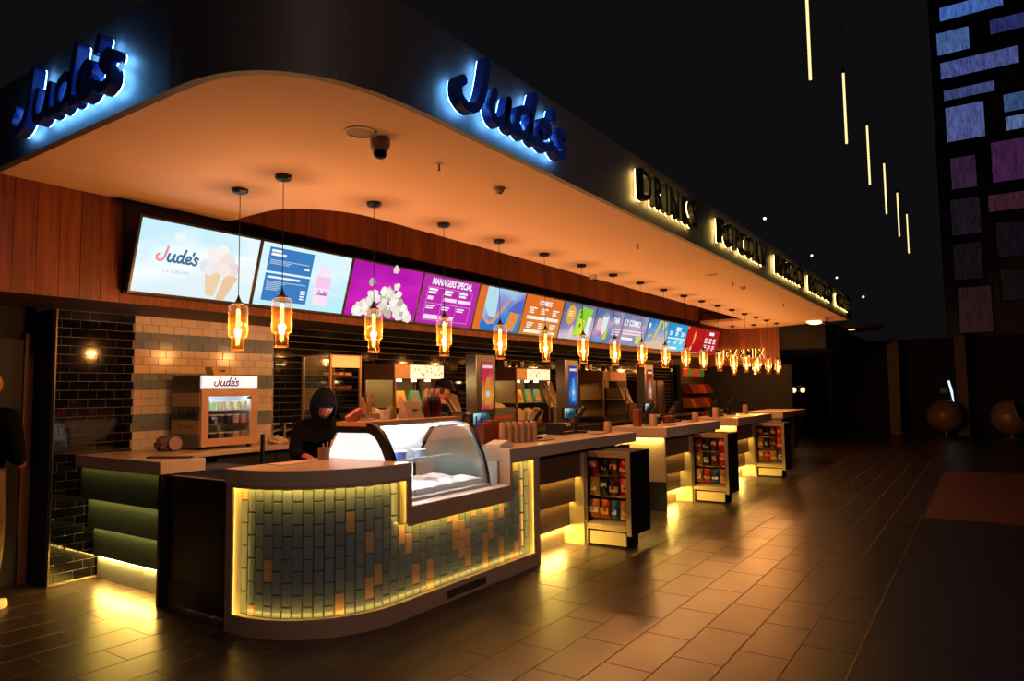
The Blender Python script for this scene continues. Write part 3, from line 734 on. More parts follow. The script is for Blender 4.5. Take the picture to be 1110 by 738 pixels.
# ------------------------------------------------------------------ menu screens over the counter
SW, SH = 1.092, .6; PITCH = 1.133
SUP = Vector((0, -.17, .575)).normalized(); SN = Vector((0, -.575, -.17)).normalized()
BEZ = M('screen_bezel', '0a0a0e', .35)
struct(obj('trim_5', MB().box((2.86, 5.735, 2.425), (16.86, 5.768, 3.199)), M('black_screen_rail', '0d0b0c', .6)))
def scr(i): return Vector((2.875+PITCH*i, 5.66, 2.445))
class Scr:
    def __init__(s, i, label, bg, strength=1.0):
        s.o = scr(i); s.t = thing('menu_screen', label, 'screen', tuple(s.o), 'menu screens over the counter')
        q = lambda u, v, w_: s.o + Vector((1,0,0))*u + SUP*v + SN*w_
        s.q = q; mb = MB().box((-.018, -.018, -.05), (SW+.018, SH+.018, -.002)).xf(lambda v: q(v.x, v.y, v.z))
        obj('bezel', mb, BEZ, s.t)
        obj('bracket', MB().box((SW*.4, .3, -.085), (SW*.6, .5, -.05)).xf(lambda v: q(v.x, v.y, v.z)) , BEZ, s.t)
        s.d = obj('display', MB().box((0, 0, -.002), (SW, SH, .002)).xf(lambda v: q(v.x, v.y, v.z)), bg, s.t)
        s.w = .0025
    def put(s, name, mb, mt):
        s.w += .0004; w0 = s.w
        return obj(name, mb.xf(lambda v: s.q(v.x, v.y, w0+v.z*.0001)), mt, s.d)
    def rect(s, name, x0, y0, x1, y1, mt): return s.put(name, MB().add([(x0,y0,0),(x1,y0,0),(x1,y1,0),(x0,y1,0)], [(0,1,2,3)]), mt)
    def poly(s, name, pts, mt): return s.put(name, MB().add([(*p, 0) for p in pts], [tuple(range(len(pts)))]), mt)
    def disc(s, name, x, y, r, mt, ry=None, n=20): return s.poly(name, [(x+r*math.cos(6.2832*k/n), y+(ry or r)*math.sin(6.2832*k/n)) for k in range(n)], mt)
    def text(s, name, tx, x, y, h, mt, sx_=1.0, bold=0.0, align='LEFT'):
        mb = text_mb(tx, h/.73, 0, bold*h, sx_, align); mb.v = [(p[0]+x, p[1]+y, 0) for p in mb.v]; return s.put(name, mb, mt)
    def bars(s, name, x, y, wds, h, gap, mt):
        mb = MB()
        for k, wd in enumerate(wds):
            yy = y - k*(h+gap); mb.add([(x,yy,0),(x+wd,yy,0),(x+wd,yy+h,0),(x,yy+h,0)], [(0,1,2,3)])
        o = s.put(name, mb, mt); o['kind'] = 'stuff'; return o
    def script(s, x, y, k, wd, mt, mt2=None):
        for ch, strokes in JUDES:
            mb = MB()
            for st in strokes: ribbon(mb, [(p[0]*k+x, p[1]*k*.78+y) for p in st], wd, 0, 1)
            s.put('print_letter', mb, mt2 if (mt2 and ch == 'J') else mt)
def sky_screen(name, c0, c1, c2, estr=1.0, diag=.4, sc=2.2):
    """screen picture ground: soft blend of three colours"""
    mt = D.materials.new(name); mt.use_nodes = True; N = mt.node_tree.nodes; L = mt.node_tree.links
    for n in list(N): N.remove(n)
    out = N.new('ShaderNodeOutputMaterial'); em = N.new('ShaderNodeEmission'); tc = N.new('ShaderNodeTexCoord'); mp = N.new('ShaderNodeMapping'); mp.inputs['Rotation'].default_value = (0, diag, 0)
    L.new(tc.outputs['Generated'], mp.inputs[0]); nz = N.new('ShaderNodeTexNoise'); nz.inputs['Scale'].default_value = sc; nz.inputs['Detail'].default_value = 2
    L.new(mp.outputs[0], nz.inputs['Vector']); sp = N.new('ShaderNodeSeparateXYZ'); L.new(mp.outputs[0], sp.inputs[0])
    ma = N.new('ShaderNodeMath'); ma.operation = 'MULTIPLY_ADD'; L.new(nz.outputs[0], ma.inputs[0]); ma.inputs[1].default_value = .7; L.new(sp.outputs['Z'], ma.inputs[2])
    rp = N.new('ShaderNodeValToRGB'); e = rp.color_ramp.elements; e[0].position = .3; e[0].color = (*hexc(c0), 1); e[1].position = 1.1 if False else 1.0; e[1].color = (*hexc(c2), 1)
    k = e.new(.65); k.color = (*hexc(c1), 1)
    L.new(ma.outputs[0], rp.inputs[0]); L.new(rp.outputs[0], em.inputs[0]); em.inputs[1].default_value = estr*1.12; L.new(em.outputs[0], out.inputs[0])
    return mt
def C(h, s=1.0): return E_('screen_%s_%d' % (h, int(s*100)), h, s*1.12, .05, 14)
PW = C('f4f6f8', .95)
# 1 brand picture
s = Scr(0, "white menu screen with Jude's ice cream logo and a cone", sky_screen('scr_bg_a', 'd8e8ee', 'eef4f5', 'bfe4f0'))
s.script(.16, .28, .079, .020, C('3a6a92'), C('e88a8a')); s.text('lettering', 'ICE CREAM', .34, .185, .030, C('b9c4cc'), 1.25, 0, 'CENTER')
s.disc('badge', .33, .492, .055, C('d6e0e6')); s.disc('badge', .33, .492, .050, C('e4edf0'))
s.poly('wafer_cone', [(.64,.03),(.72,.03),(.77,.25),(.60,.25)], C('e8c8a0')); s.poly('wafer_cone', [(.74,.0),(.82,.0),(.93,.22),(.80,.25)], C('e2c09a'))
for (a, b, r, c) in [(.60,.29,.06,'dcdde6'),(.69,.31,.075,'e8dcd8'),(.66,.39,.07,'eee4e0'),(.73,.44,.06,'f0eae6'),(.80,.36,.07,'e6dad6'),(.86,.29,.065,'e2d2ce'),(.78,.27,.06,'ece0dc'),(.64,.26,.05,'e2e4ea')]: s.disc('ice_cream_scoop', a, b, r, C(c))
# 2 blue menu
s = Scr(1, 'pale blue menu screen with two dark blue price panels', sky_screen('scr_bg_b', 'b8e4ee', 'd8eef2', 'cfeaf0'))
for z0, z1 in ((.05, .315), (.335, .565)): s.rect('price_panel', .075, z0, .60, z1, C('3a78b8'))
s.bars('menu_lines', .10, .52, [.12, .17], .024, .010, PW); s.bars('menu_lines', .10, .44, [.46, .24, .22], .007, .010, C('cfe0f0', .8)); s.bars('menu_lines', .50, .39, [.07], .016, .01, PW)
s.bars('menu_lines', .10, .27, [.38], .02, .01, PW); s.bars('menu_lines', .10, .235, [.46, .22, .17, .15, .17, .14], .007, .009, C('cfe0f0', .8)); s.bars('menu_lines', .51, .17, [.06, .06, .05, .05], .014, .012, PW)
s.poly('ice_cream_tub', [(.68,.06),(.86,.06),(.88,.24),(.66,.24)], C('f2d8ea')); s.poly('ice_cream_tub', [(.67,.24),(.87,.24),(.86,.36),(.68,.36)], C('ecc0e0')); s.poly('swirl', [(.69,.37),(.85,.37),(.81,.45),(.75,.5),(.71,.44)], C('f0dce8'))
s.script(.70, .17, .033, .010, C('8a5ab0'))
# 3 popcorn
s = Scr(2, 'magenta menu screen showing a heap of white popcorn', sky_screen('scr_bg_c', 'b818a8', 'c822b4', 'a818a0'))
rq = random.Random(5)
def corn(x, y, r):
    n = 11; s.poly('popcorn', [(x+r*(.72+.5*rq.random())*math.cos(6.2832*k/n), y+r*(.72+.5*rq.random())*math.sin(6.2832*k/n)) for k in range(n)], C(rq.choice(['e4dfd0','d8d0bc','efece4','b8b19a'])))
for k in range(85):
    u = rq.random(); hgt = .30*math.sin(math.pi*min(1, max(0, u*1.02)))**.8
    corn(.10+.86*u, .04+max(.0, hgt)*rq.random(), .052)
for a, b in ((.27,.40),(.67,.38),(.72,.30),(.60,.575)): corn(a, b, .05)
# 4 managers special
s = Scr(3, 'magenta menu screen headed MANAGERS SPECIAL with price boxes', C('b428a4'))
s.text('lettering', 'MANAGERS SPECIAL', .55, .492, .082, PW, .78, .05, 'CENTER')
ln = C('e8b8e0')
for (a, b, c, d_) in ((.10,.455,.98,.459),(.10,.255,.98,.259),(.10,.045,.98,.049),(.10,.045,.104,.459),(.395,.045,.399,.459),(.69,.045,.694,.459),(.976,.045,.98,.459)): s.rect('grid_line', a, b, c, d_, ln)
for k, xx in enumerate((.12, .415, .71)):
    s.bars('menu_lines', xx, .415, [.16, .14], .026, .012, PW); s.bars('menu_lines', xx, .30, [.10 if k == 0 else .26], .045, .01, C('f4d8f0')); s.bars('menu_lines', xx, .215, [.15, .13], .016, .012, PW)
    if k < 2: s.bars('menu_lines', xx-.005, .06, [.265], .055, .01, C('f4d8f0'))
# 5 drink glass picture
s = Scr(4, 'orange edged menu screen with a blue drink picture', C('d86a28'))
s.rect('picture', .16, .0, SW, SH, sky_screen('scr_pic_e', '2f7fc8', '8a8ac8', '9adcf0', 1.0, .6, 1.6))
s.poly('glass', [(.16,.34),(.30,.2),(.46,.17),(.42,.6),(.16,.6)], C('b8ddea', .9)); s.poly('wave', [(.14,.2),(.36,.12),(.70,.46),(.78,.6),(.72,.42),(.40,.06),(.14,.12)], C('d89a78', .9)); s.poly('wave', [(.14,.0),(.5,.0),(.46,.1),(.3,.08),(.14,.17)], C('2a78d0', .9)); s.poly('wave', [(.70,.02),(.95,.02),(1.05,.3),(.80,.30)], C('e0904a', .9)); s.poly('wave', [(.74,.30),(1.06,.28),(1.08,.52),(.86,.42)], C('5a6ac0', .9))
# 6 combos
s = Scr(5, 'orange menu screen headed COMBOS', sky_screen('scr_bg_f', 'd08038', 'd2732a', 'd86a28'))
s.text('lettering', 'COMBOS', .56, .47, .075, PW, .85, .05, 'CENTER')
for k, xx in enumerate((.14, .47, .80)):
    s.bars('menu_lines', xx, .40, [.20, .12, .14], .022, .012, C('f6e4d4')); s.bars('menu_lines', xx, .17, [.18, .16, .12], .020, .012, C('f6e4d4'))
s.bars('menu_lines', .10, .24, [.92], .05, .01, C('f6e8dc')); s.bars('menu_lines', .10, .03, [.45], .05, .01, C('f6e8dc')); s.rect('price_flag', .58, .03, .72, .19, C('d0a040')); s.bars('menu_lines', .78, .03, [.2], .04, .01, C('f6e8dc'))
# 7 green slush
s = Scr(6, 'violet menu screen with lime green drinks and a gold badge', sky_screen('scr_bg_g', 'c8b8c8', '8a7aa8', '5a6a98'))
s.disc('badge', .26, .40, .15, C('d8a040'), .165); s.bars('menu_lines', .17, .45, [.18, .16, .14, .16], .014, .016, C('f4e4c0'))
for (a, b, c, d_, cc) in ((.45,.05,.78,.50,'9acc40'),(.55,.30,.95,.55,'8ac838'),(.50,.08,.74,.34,'c8d838'),(.80,.05,.96,.40,'d8e8d8')): s.poly('drink_pack', [(a,b),(c,b+.02),(c+.04,d_),(a+.05,d_+.02)], C(cc))
for (a, b) in ((.60,.40),(.62,.25),(.58,.48)): s.disc('fruit', a, b, .035, C('4a7a28'))
s.poly('spill', [(.3,.02),(.42,.02),(.40,.25),(.33,.2)], C('e8c0b0'))
# 8, 9 family combo
s = Scr(7, 'violet menu screen with cups and the start of FAMILY COMBO', sky_screen('scr_bg_h', '6a78a8', 'b09ab8', '56689a'))
s.poly('cup', [(.26,.16),(.46,.14),(.50,.50),(.28,.50)], C('d8dce0')); s.poly('cup', [(.06,.22),(.24,.2),(.26,.44),(.1,.42)], C('e0b8a8')); s.disc('lid', .38, .50, .10, C('8a94a0'), .04); s.poly('juice', [(.36,.04),(.54,.08),(.54,.26),(.42,.2)], C('b8c838')); s.poly('juice', [(.10,.10),(.30,.22),(.34,.1),(.14,.04)], C('d060b0')); s.poly('juice', [(.12,.0),(.34,.02),(.32,.09),(.16,.1)], C('38a8d8'))
s.text('lettering', 'FAM', .70, .38, .115, PW, .78, .05); s.bars('menu_lines', .72, .26, [.34, .32, .30], .03, .02, C('f0c8c8'))
s = Scr(8, 'violet menu screen with the end of FAMILY COMBO', sky_screen('scr_bg_i', '8a8ab0', 'b8a0b8', '6a7aa8'))
s.text('lettering', 'ILY COMBO', .02, .38, .115, PW, .90, .05); s.bars('menu_lines', .04, .26, [.9, .86], .035, .02, C('f0d0d0')); s.bars('menu_lines', .04, .10, [.5], .05, .02, PW); s.poly('badge', [(.66,.05),(.92,.05),(.94,.22),(.68,.22)], C('c8c878'))
# 10 orange pour
s = Scr(9, 'blue menu screen with orange juice pouring', sky_screen('scr_bg_j', 'd8b898', '7a9ac8', '2a78b8'))
s.poly('juice', [(.34,.22),(.42,.30),(.56,.60),(.72,.60),(.56,.36),(.44,.2)], C('c8c050')); s.poly('juice', [(.72,.58),(.96,.58),(.92,.48),(.80,.38)], C('d0c868')); s.disc('drop', .10, .46, .05, C('d8e8f0'), .06); s.poly('juice', [(.1,.2),(.3,.26),(.3,.3),(.08,.26)], C('e0b060'))
# 11 blue price list
s = Scr(10, 'blue menu screen with a white heading and price rows', sky_screen('scr_bg_k', '68c0dc', '2f9ccc', '2a90c4'))
s.bars('menu_lines', .42, .49, [.30, .28], .04, .012, PW)
for k, xx in enumerate((.08, .42, .76)): s.bars('menu_lines', xx, .40, [.16, .18, .14], .024, .012, C('d8f0f8')); s.bars('menu_lines', xx, .19, [.2, .14], .024, .012, C('d8f0f8'))
s.bars('menu_lines', .02, .25, [1.0], .04, .01, C('c8e4f0')); s.bars('menu_lines', .05, .03, [.6], .05, .01, PW)
# 12, 13 red
s = Scr(11, 'red menu screen with a golden swoosh', sky_screen('scr_bg_l', 'a81414', 'c01a18', 'b01814'))
s.poly('swoosh', [(.46,.18),(.54,.24),(.58,.40),(.52,.52),(.46,.42)], C('e0a050')); s.poly('swoosh', [(.36,.02),(.46,.08),(.42,.18),(.36,.12)], C('e8c080')); s.poly('swoosh', [(.0,.52),(.06,.54),(.03,.6),(.0,.6)], C('e8c080'))
s = Scr(12, 'red menu screen with white price blocks', C('b01c22'))
s.bars('menu_lines', .36, .47, [.34], .075, .01, PW)
for k, xx in enumerate((.12, .42, .72)): s.bars('menu_lines', xx, .36, [.2, .16, .2], .032, .014, C('f4dcdc')); s.bars('menu_lines', xx, .19, [.18, .2, .12], .030, .014, C('f4dcdc'))
s.bars('menu_lines', .08, .04, [.18], .07, .01, PW)

# ------------------------------------------------------------------ curved glass ice cream case
PROF = [(3.612,.775),(3.632,.90),(3.665,1.02),(3.71,1.12),(3.765,1.215),(3.83,1.29),(3.90,1.325),(3.96,1.335)]
BACK = [(4.24,1.325),(4.33,1.19),(4.42,1.06),(4.50,.945),(4.50,.775)]
def profpath(off=0):
    P = catmull(PROF, 3); return P
gc = thing('ice_cream_case', 'curved glass ice cream display case set into the counter', 'display case', (4.4, 4.0, .775))
XA, XB = 3.815, 4.965
def sheet(P, x0, x1, t=.006):
    """sheet following profile P (y, z) from x0 to x1"""
    n = len(P); vs = []; fs = []
    for i in range(n):
        a = P[max(i-1,0)]; b = P[min(i+1,n-1)]; dy, dz = b[0]-a[0], b[1]-a[1]; l = math.hypot(dy,dz); q = (P[i][0]+dz/l*t, P[i][1]-dy/l*t)
        vs += [(x0,*P[i]),(x1,*P[i]),(x1,*q),(x0,*q)]
    for i in range(n-1):
        o = 4*i; p = o+4; fs += [(o,o+1,p+1,p),(o+1,o+2,p+2,p+1),(o+2,o+3,p+3,p+2),(o+3,o,p,p+3)]
    fs += [(0,1,2,3),(4*n-4,4*n-1,4*n-2,4*n-3)]
    return MB().add(vs, fs)
CG = glass('case_glass', (.96,.98,.98), .06)
obj('front_glass', sheet(profpath(), XA+.03, XB-.03, .005), CG, gc, smooth=True)
def end_frame(x0, x1, wd):
    P = profpath(); P = [(p[0], p[1]) for p in P]+BACK[:1]
    return sheet(P, x0, x1, -wd) if False else sheet(P, x0, x1, wd)
obj('end_frame', sheet([(p[0]-.03, p[1]+.03) for p in profpath()]+[(4.26,1.36)], XA-.013, XA+.03, .075), BLACK, gc, smooth=True)
obj('end_frame', sheet(profpath()+BACK[:1], XB-.03, XB+.012, .030), M('grey_case_frame', '4a4a4c', .3, .7), gc, smooth=True)
poly = profpath()[::-1]
endp = [(3.64,.80)] + [(p[0]+.03, p[1]-.02) for p in profpath()[3:]] + [(4.22,1.30),(4.31,1.17),(4.40,1.04),(4.47,.93),(4.47,.80)]
obj('end_panel', MB().prism(endp[::-1], (XA-.006, XA+.006), axis=0), M('backlit_acrylic_end', 'f4f6f8', .3, emit=(.86,.93,1.0), estr=.85), gc)
obj('end_glass', MB().prism(endp[::-1], (XB-.004, XB+.004), axis=0), glass('frosted_end_glass', (.8,.86,.86), .05, milk=.5, milkc=(.8,.88,.88)), gc)
obj('back_post', MB().add([(x_, p[0]+d_, p[1]) for x_ in (XB-.035, XB-.005) for p in BACK[:4] for d_ in (0, .03)], [(0,2,3,1),(2,4,5,3),(4,6,7,5),(8,9,11,10),(10,11,13,12),(12,13,15,14),(0,8,10,2),(2,10,12,4),(4,12,14,6),(1,3,11,9),(3,5,13,11),(5,7,15,13),(0,1,9,8),(6,14,15,7)]), M('grey_case_frame', '4a4a4c', .3, .7), gc)
obj('back_panel', MB().prism([(4.25,1.31),(4.27,1.31),(4.53,.945),(4.53,.78),(4.50,.78),(4.50,.94)], (XA+.01, XB-.01), axis=0), M('case_white_inner', 'e6ebee', .35), gc)
obj('tray_deck', MB().box((XA+.01, 3.63, .755), (XB-.01, 4.49, .80)), M('case_white_inner', 'e6ebee', .35), gc)
obj('case_lamp', MB().box((XA+.05, 4.16, 1.29), (XB-.05, 4.20, 1.305)), E_('case_lamp_white', (.86,.94,1.0), 105.0), gc)
obj('shelf', MB().box((XA+.25, 4.0, 1.02), (XB-.06, 4.30, 1.028)), CG, gc)
obj('shelf_rail', MB().box((XA+.25, 3.99, 1.005), (XB-.06, 4.0, 1.045)), M('rail_white', 'f0f2f4', .3), gc)
obj('front_rail', MB().box((XA+.02, 3.60, .765), (XB-.02, 3.63, .80)), M('case_trim_white', 'cfd2d4', .3), gc, bevel=.004)
obj('case_top', MB().prism([(3.93,1.338),(4.26,1.338),(4.26,1.372),(3.93,1.372)][::-1], (XA-.02, XB+.02), axis=0), M('case_top_wood', 'b9875a', .35), gc)
obj('cabinet', MB().box((XA+.0, 3.60, .10), (XB, 4.5, .754)), WHITE, gc)
PANC = ['f2eee6','eee0dc','f2ead0','dccab8','e6eef4','e2d6e6','dce6dc','c8a890','f4f0ea','ecd4d0']
n = 0
for k in range(5):
    for j in range(2):
        x0 = XA+.05+.215*k; y0 = 3.68+.30*j
        t = thing('ice_cream_pan', '%s ice cream pan from the left in the %s row of the glass case' % (ORD[k], ['front','back'][j]), 'food pan', (x0+.1, y0+.13, .80), 'ice cream pans in the glass case')
        obj('pan', MB().box((x0, y0, .802), (x0+.205, y0+.275, .845)), M('pan_white', 'e4e8ec', .3), t, bevel=.004)
        vs = []; fs = []
        for a in range(9):
            for b in range(9):
                vs.append((x0+.012+.181*a/8, y0+.012+.251*b/8, .846+.022*math.sin(math.pi*a/8)*math.sin(math.pi*b/8)+.008*random.random()*(0<a<8 and 0<b<8)))
        for a in range(8):
            for b in range(8): i = a*9+b; fs.append((i, i+9, i+10, i+1))
        obj('ice_cream', MB().add(vs, fs), M('ice_cream_%s' % PANC[n], PANC[n], .5, var=.1, scale=30, bump=.3), t, smooth=True); n += 1
for k in range(3):
    x0 = XA+.34+.25*k
    t = thing('topping_tub', '%s topping tub from the left on the glass shelf of the case' % ORD[k], 'tub', (x0, 4.15, 1.028), 'topping tubs in the case')
    obj('tub', MB().lathe([(.05, 1.029), (.06, 1.09)], (x0, 4.15, 0), 14), M('blue_tub_%d' % k, ['6a78b8','4a50a0','8890b0'][k], .4), t, smooth=True); obj('lid', MB().lathe([(.062, 1.09), (.062, 1.1)], (x0, 4.15, 0), 14), WHITE, t)

# ------------------------------------------------------------------ snack racks and packets
RACKE = M('rack_bronze_edge', '9a8468', .4, .3); RBLK = M('rack_black_side', '0c0b0c', .8, spec=.15); RPAL = M('rack_pale_panel', 'c9b98a', .4)
def snack_rack(x, label):
    t = thing('snack_rack', label, 'display rack', (x+.25, 3.25, 0), 'snack racks in front of the service counters')
    obj('side_panel', MB().box((x, 2.985, .13), (x+.48, 3.025, .965)), RBLK, t)
    obj('side_edge', MB().box((x-.012, 2.983, .13), (x, 3.03, .965)), RACKE, t)
    obj('side_panel', MB().box((x, 3.475, 0), (x+.42, 3.497, .945)), RBLK, t)
    obj('side_edge', MB().box((x-.012, 3.472, 0), (x, 3.499, .945)), RACKE, t)
    obj('top_panel', MB().box((x, 3.026, .935), (x+.48, 3.455, .963)), RBLK, t); obj('top_edge', MB().box((x-.012, 3.03, .905), (x, 3.456, .965)), RACKE, t)
    obj('back_panel', MB().box((x+.13, 3.026, .16), (x+.15, 3.474, .924)), M('rack_back', '2a2320', .6), t)
    obj('bottom_shelf', MB().prism([(x-.005,.20),(x+.125,.235),(x+.125,.255),(x-.005,.22)], (3.026, 3.474), axis=1), RPAL, t)
    obj('shelf_lip', MB().box((x-.012, 3.031, .17), (x-.004, 3.471, .215)), RACKE, t)
    obj('base_box', MB().box((x+.03, 3.04, 0), (x+.28, 3.46, .125)), RBLK, t)
    obj('base_front', MB().box((x+.004, 3.05, .022), (x+.028, 3.455, .15)), RPAL, t)
    for z in (.915, .705, .50): obj('peg_rail', MB().box((x+.10, 3.03, z-.012), (x+.125, 3.47, z)), CHROME, t)
ROWS = [[('b01818','f0d0a0','red'),('1a2422','c8d0c0','black'),('3a2018','d89858','dark brown'),('b81420','e8a0a0','crimson')],
        [('c89838','f0e0a0','mustard'),('181818','e0e0d8','black and white'),('5a2418','e0b070','maroon'),('a81420','e8b0a0','deep red')],
        [('c87830','f4e0c0','orange'),('c03818','f0c060','orange red'),('28508a','e8e8f0','blue'),('c8862a','f0e0c0','amber')]]
def bag_mesh(wd, h, th):
    mb = MB(); nx, nz = 6, 8; 
    for sgn in (-1, 1):
        vs = []; fs = []
        for a in range(nz+1):
            for b in range(nx+1):
                u, v = b/nx, a/nz
                bul = (max(0, math.sin(math.pi*min(1, max(0, (v-.08)/.84))))**.6)*(math.sin(math.pi*u)**.6)
                wob = .06*math.sin(v*9+u*5)*bul
                vs.append((sgn*th/2*(bul+wob), (u-.5)*wd*(1-.05*math.sin(math.pi*v)), v*h))
        for a in range(nz):
            for b in range(nx): i = a*(nx+1)+b; fs.append((i, i+1, i+nx+2, i+nx+1) if sgn > 0 else (i, i+nx+1, i+nx+2, i+1))
        mb.add(vs, fs)
    return mb
bag = bag_mesh(.108, .19, .05).mesh('bag', smooth=True)
patch_m = MB().add([(-.0285, (u-.5)*.096, .062+.05*v) for v in (0, .5, 1) for u in (0, .33, .66, 1)], [(i, i+1, i+5, i+4) for i in (0,1,2,4,5,6)]).mesh('print')
emb = MB().lathe([(.018, 0), (.018, .002)], n=12, axis=0).mesh('emblem')
for ri, (rx, rl) in enumerate(((6.5, 'nearest'), (9.72, 'middle'), (13.02, 'farthest'))):
    snack_rack(rx, '%s black snack rack hung with bright packets' % rl)
    for a in range(3):
        for b in range(4):
            c1, c2, cn = ROWS[a][b]
            if ri and a == 2 and b == 2: c1, c2, cn = (('28508a','e8e8f0','blue') if ri == 1 else ('c8862a','f0e0c0','amber'))
            if ri == 2 and a == 2 and b == 3: c1, c2, cn = '3a4a7a', 'e0e4f0', 'blue grey'
            z = (.708, .502, .272)[a]; y = 3.419-.113*b
            t = thing('snack_packet', '%s snack packet, %s row, %s from left on %s rack' % (cn, ['top','middle','bottom'][a], ORD[b], rl), 'packet', (rx+.065, y, z), 'packets on the snack racks', world=False)
            t.rotation_euler = (random.uniform(-.03, .03), random.uniform(-.03, .02), random.uniform(-.06, .06))
            me = bag.copy() if False else None
            o = D.objects.new('bag', bag.copy()); link(o, t); o.data.materials.clear(); o.data.materials.append(M('foil_'+c1, c1, .28, .15, var=.35, scale=25))
            o = D.objects.new('print', patch_m.copy()); link(o, t); o.scale.z = random.uniform(.6, 1.5); o.scale.y = random.uniform(.55, 1.0); o.location = (-.0005, 0, random.uniform(-.02, .03)-.06*(o.scale.z-1)); o.data.materials.append(M('print_'+c2, c2, .4, var=.6, scale=45))
            o = D.objects.new('emblem', emb.copy()); link(o, t); o.location = (-.0325, .012*(-1)**b, .092); o.data.materials.append(M('emblem_'+c1, c1, .4, var=.3, scale=30))

# ------------------------------------------------------------------ table-top ice cream freezer on the back counter
fz = thing('table_top_freezer', "striped table-top freezer with Jude's lit header and glass door", 'freezer', (3.98, 6.18, 1.088))
x0, x1, y0, y1, z0, z1 = 3.68, 4.28, 5.95, 6.42, 1.118, 1.775
FO = M('freezer_tan', 'ae8668', .4)
obj('cabinet', MB().box((x0+.004, y0+.01, z0), (x0+.03, y1, z1)).box((x1-.03, y0+.01, z0), (x1, y1, z1)).box((x0+.03, y1-.03, z0), (x1-.03, y1, z1)).box((x0+.03, y0+.01, z0), (x1-.03, y1-.03, z0+.04)).box((x0+.03, y0+.01, 1.63), (x1-.03, y1-.03, z1)), M('freezer_inside_white', 'e4e8ea', .4), fz)['kind'] = 'stuff'
for (a, b, c) in ((z0, 1.235, '5a6668'), (1.235, 1.36, 'a88a68'), (1.36, 1.49, '46525a'), (1.49, 1.615, 'a4866a'), (1.615, 1.70, '4c4a42'), (1.70, z1, '3e403a')):
    obj('side_stripe', MB().box((x0-.002, y0+.008, a), (x0+.004, y1, b)), M('stripe_'+c, c, .4), fz)
hd = obj('header', MB().box((x0+.01, y0-.012, 1.655), (x1-.005, y0+.01, 1.772)), M('header_lightbox', 'e8eef4', .4, emit=(.62,.74,.95), estr=.75), fz)
mb = MB()
for ch, st in JUDES:
    for q in st: ribbon(mb, [(p[0]*.056+x0+.13, p[1]*.045+1.678) for p in q], .0125, 0, .002)
obj('print', mb.xf(lambda v: (v.x, y0-.0125-v.z, v.y)), M('navy_print', '1a2238', .5), hd)['kind'] = 'stuff'
mb = MB()
for ch, st in JUDES:
    for q in st: ribbon(mb, [(p[0]*.078, p[1]*.05) for p in q], .016, 0, .002)
obj('side_print', mb.xf(lambda v: (x0-.0025-v.z, 6.37-v.x, 1.388+v.y)), M('black_print', '0c0e12', .5), fz)['kind'] = 'stuff'
mb = text_mb('ICE CREAM', .045, 0, 0, 1.1, 'CENTER')
obj('side_print', mb.xf(lambda v: (x0-.0025, 6.18-v.x, 1.285+v.y)), M('black_print', '0c0e12', .5), fz)['kind'] = 'stuff'
dr = obj('door', MB().box((x0+.004, y0-.02, 1.12), (x0+.075, y0+.008, 1.648)).box((x1-.075, y0-.02, 1.12), (x1-.004, y0+.008, 1.648)).box((x0+.075, y0-.02, 1.12), (x1-.075, y0+.008, 1.19)).box((x0+.075, y0-.02, 1.58), (x1-.075, y0+.008, 1.648)), FO, fz)
obj('door_glass', MB().box((x0+.075, y0-.008, 1.19), (x1-.075, y0-.004, 1.58)), CG, dr)
obj('handle', MB().box((x1-.12, y0-.03, 1.555), (x1-.085, y0-.008, 1.575)), BLACK, dr)
for z in (1.315, 1.44): obj('shelf', MB().box((x0+.04, y0+.03, z), (x1-.04, y1-.04, z+.008)), CHROME, fz)
obj('inner_lamp', MB().box((x0+.06, y0+.03, 1.618), (x1-.06, y0+.05, 1.628)), E_('freezer_lamp', (.80,.92,1.0), 60.0), fz)
for a in (x0+.05, x1-.05):
    for b in (y0+.05, y1-.05): obj('foot', MB().lathe([(.022, 1.089), (.02, z0)], (a, b, 0), 10), BLACK, fz)
TUBC = [['a8c8a0','c8c8b0','d0d8a0'], ['202428','282c30','c09aa0'], ['181c22','202428','b88a90']]
for a, zz in enumerate((1.449, 1.324, 1.159)):
    for b in range(6):
        c = TUBC[a][min(2, b//2)]; xx = x0+.095+.082*b
        t = thing('ice_cream_tub', 'small ice cream tub, %s shelf, %s from the left, in the table-top freezer' % (['top','middle','bottom'][a], ORD[b]), 'tub', (xx, y0+.08, zz), 'ice cream tubs in the table-top freezer')
        obj('tub', MB().lathe([(.03, zz), (.036, zz+.072)], (xx, y0+.08, 0), 12), M('tub_'+c, c, .4, var=.3, scale=60), t, smooth=True); obj('lid', MB().lathe([(.0385, zz+.072), (.0385, zz+.084)], (xx, y0+.08, 0), 12), M('tub_lid', 'c8c8c0', .4), t)
cb = thing('card_box', "open tan card box with small Jude's print on top of the freezer", 'box', (4.03, 6.2, 1.776))
obj('carton', MB().prism([(3.94, 1.777), (4.12, 1.777), (4.14, 1.862), (3.91, 1.862)], (6.14, 6.26), axis=1), M('tan_card', 'b8965e', .6), cb)
mb = MB()
for ch, st in JUDES:
    for q in st: ribbon(mb, [(p[0]*.012+4.0, p[1]*.011+1.82) for p in q], .0045, 0, .001)
obj('print', mb.xf(lambda v: (v.x, 6.139-v.z, v.y)), M('black_print', '0c0e12', .5), cb)['kind'] = 'stuff'
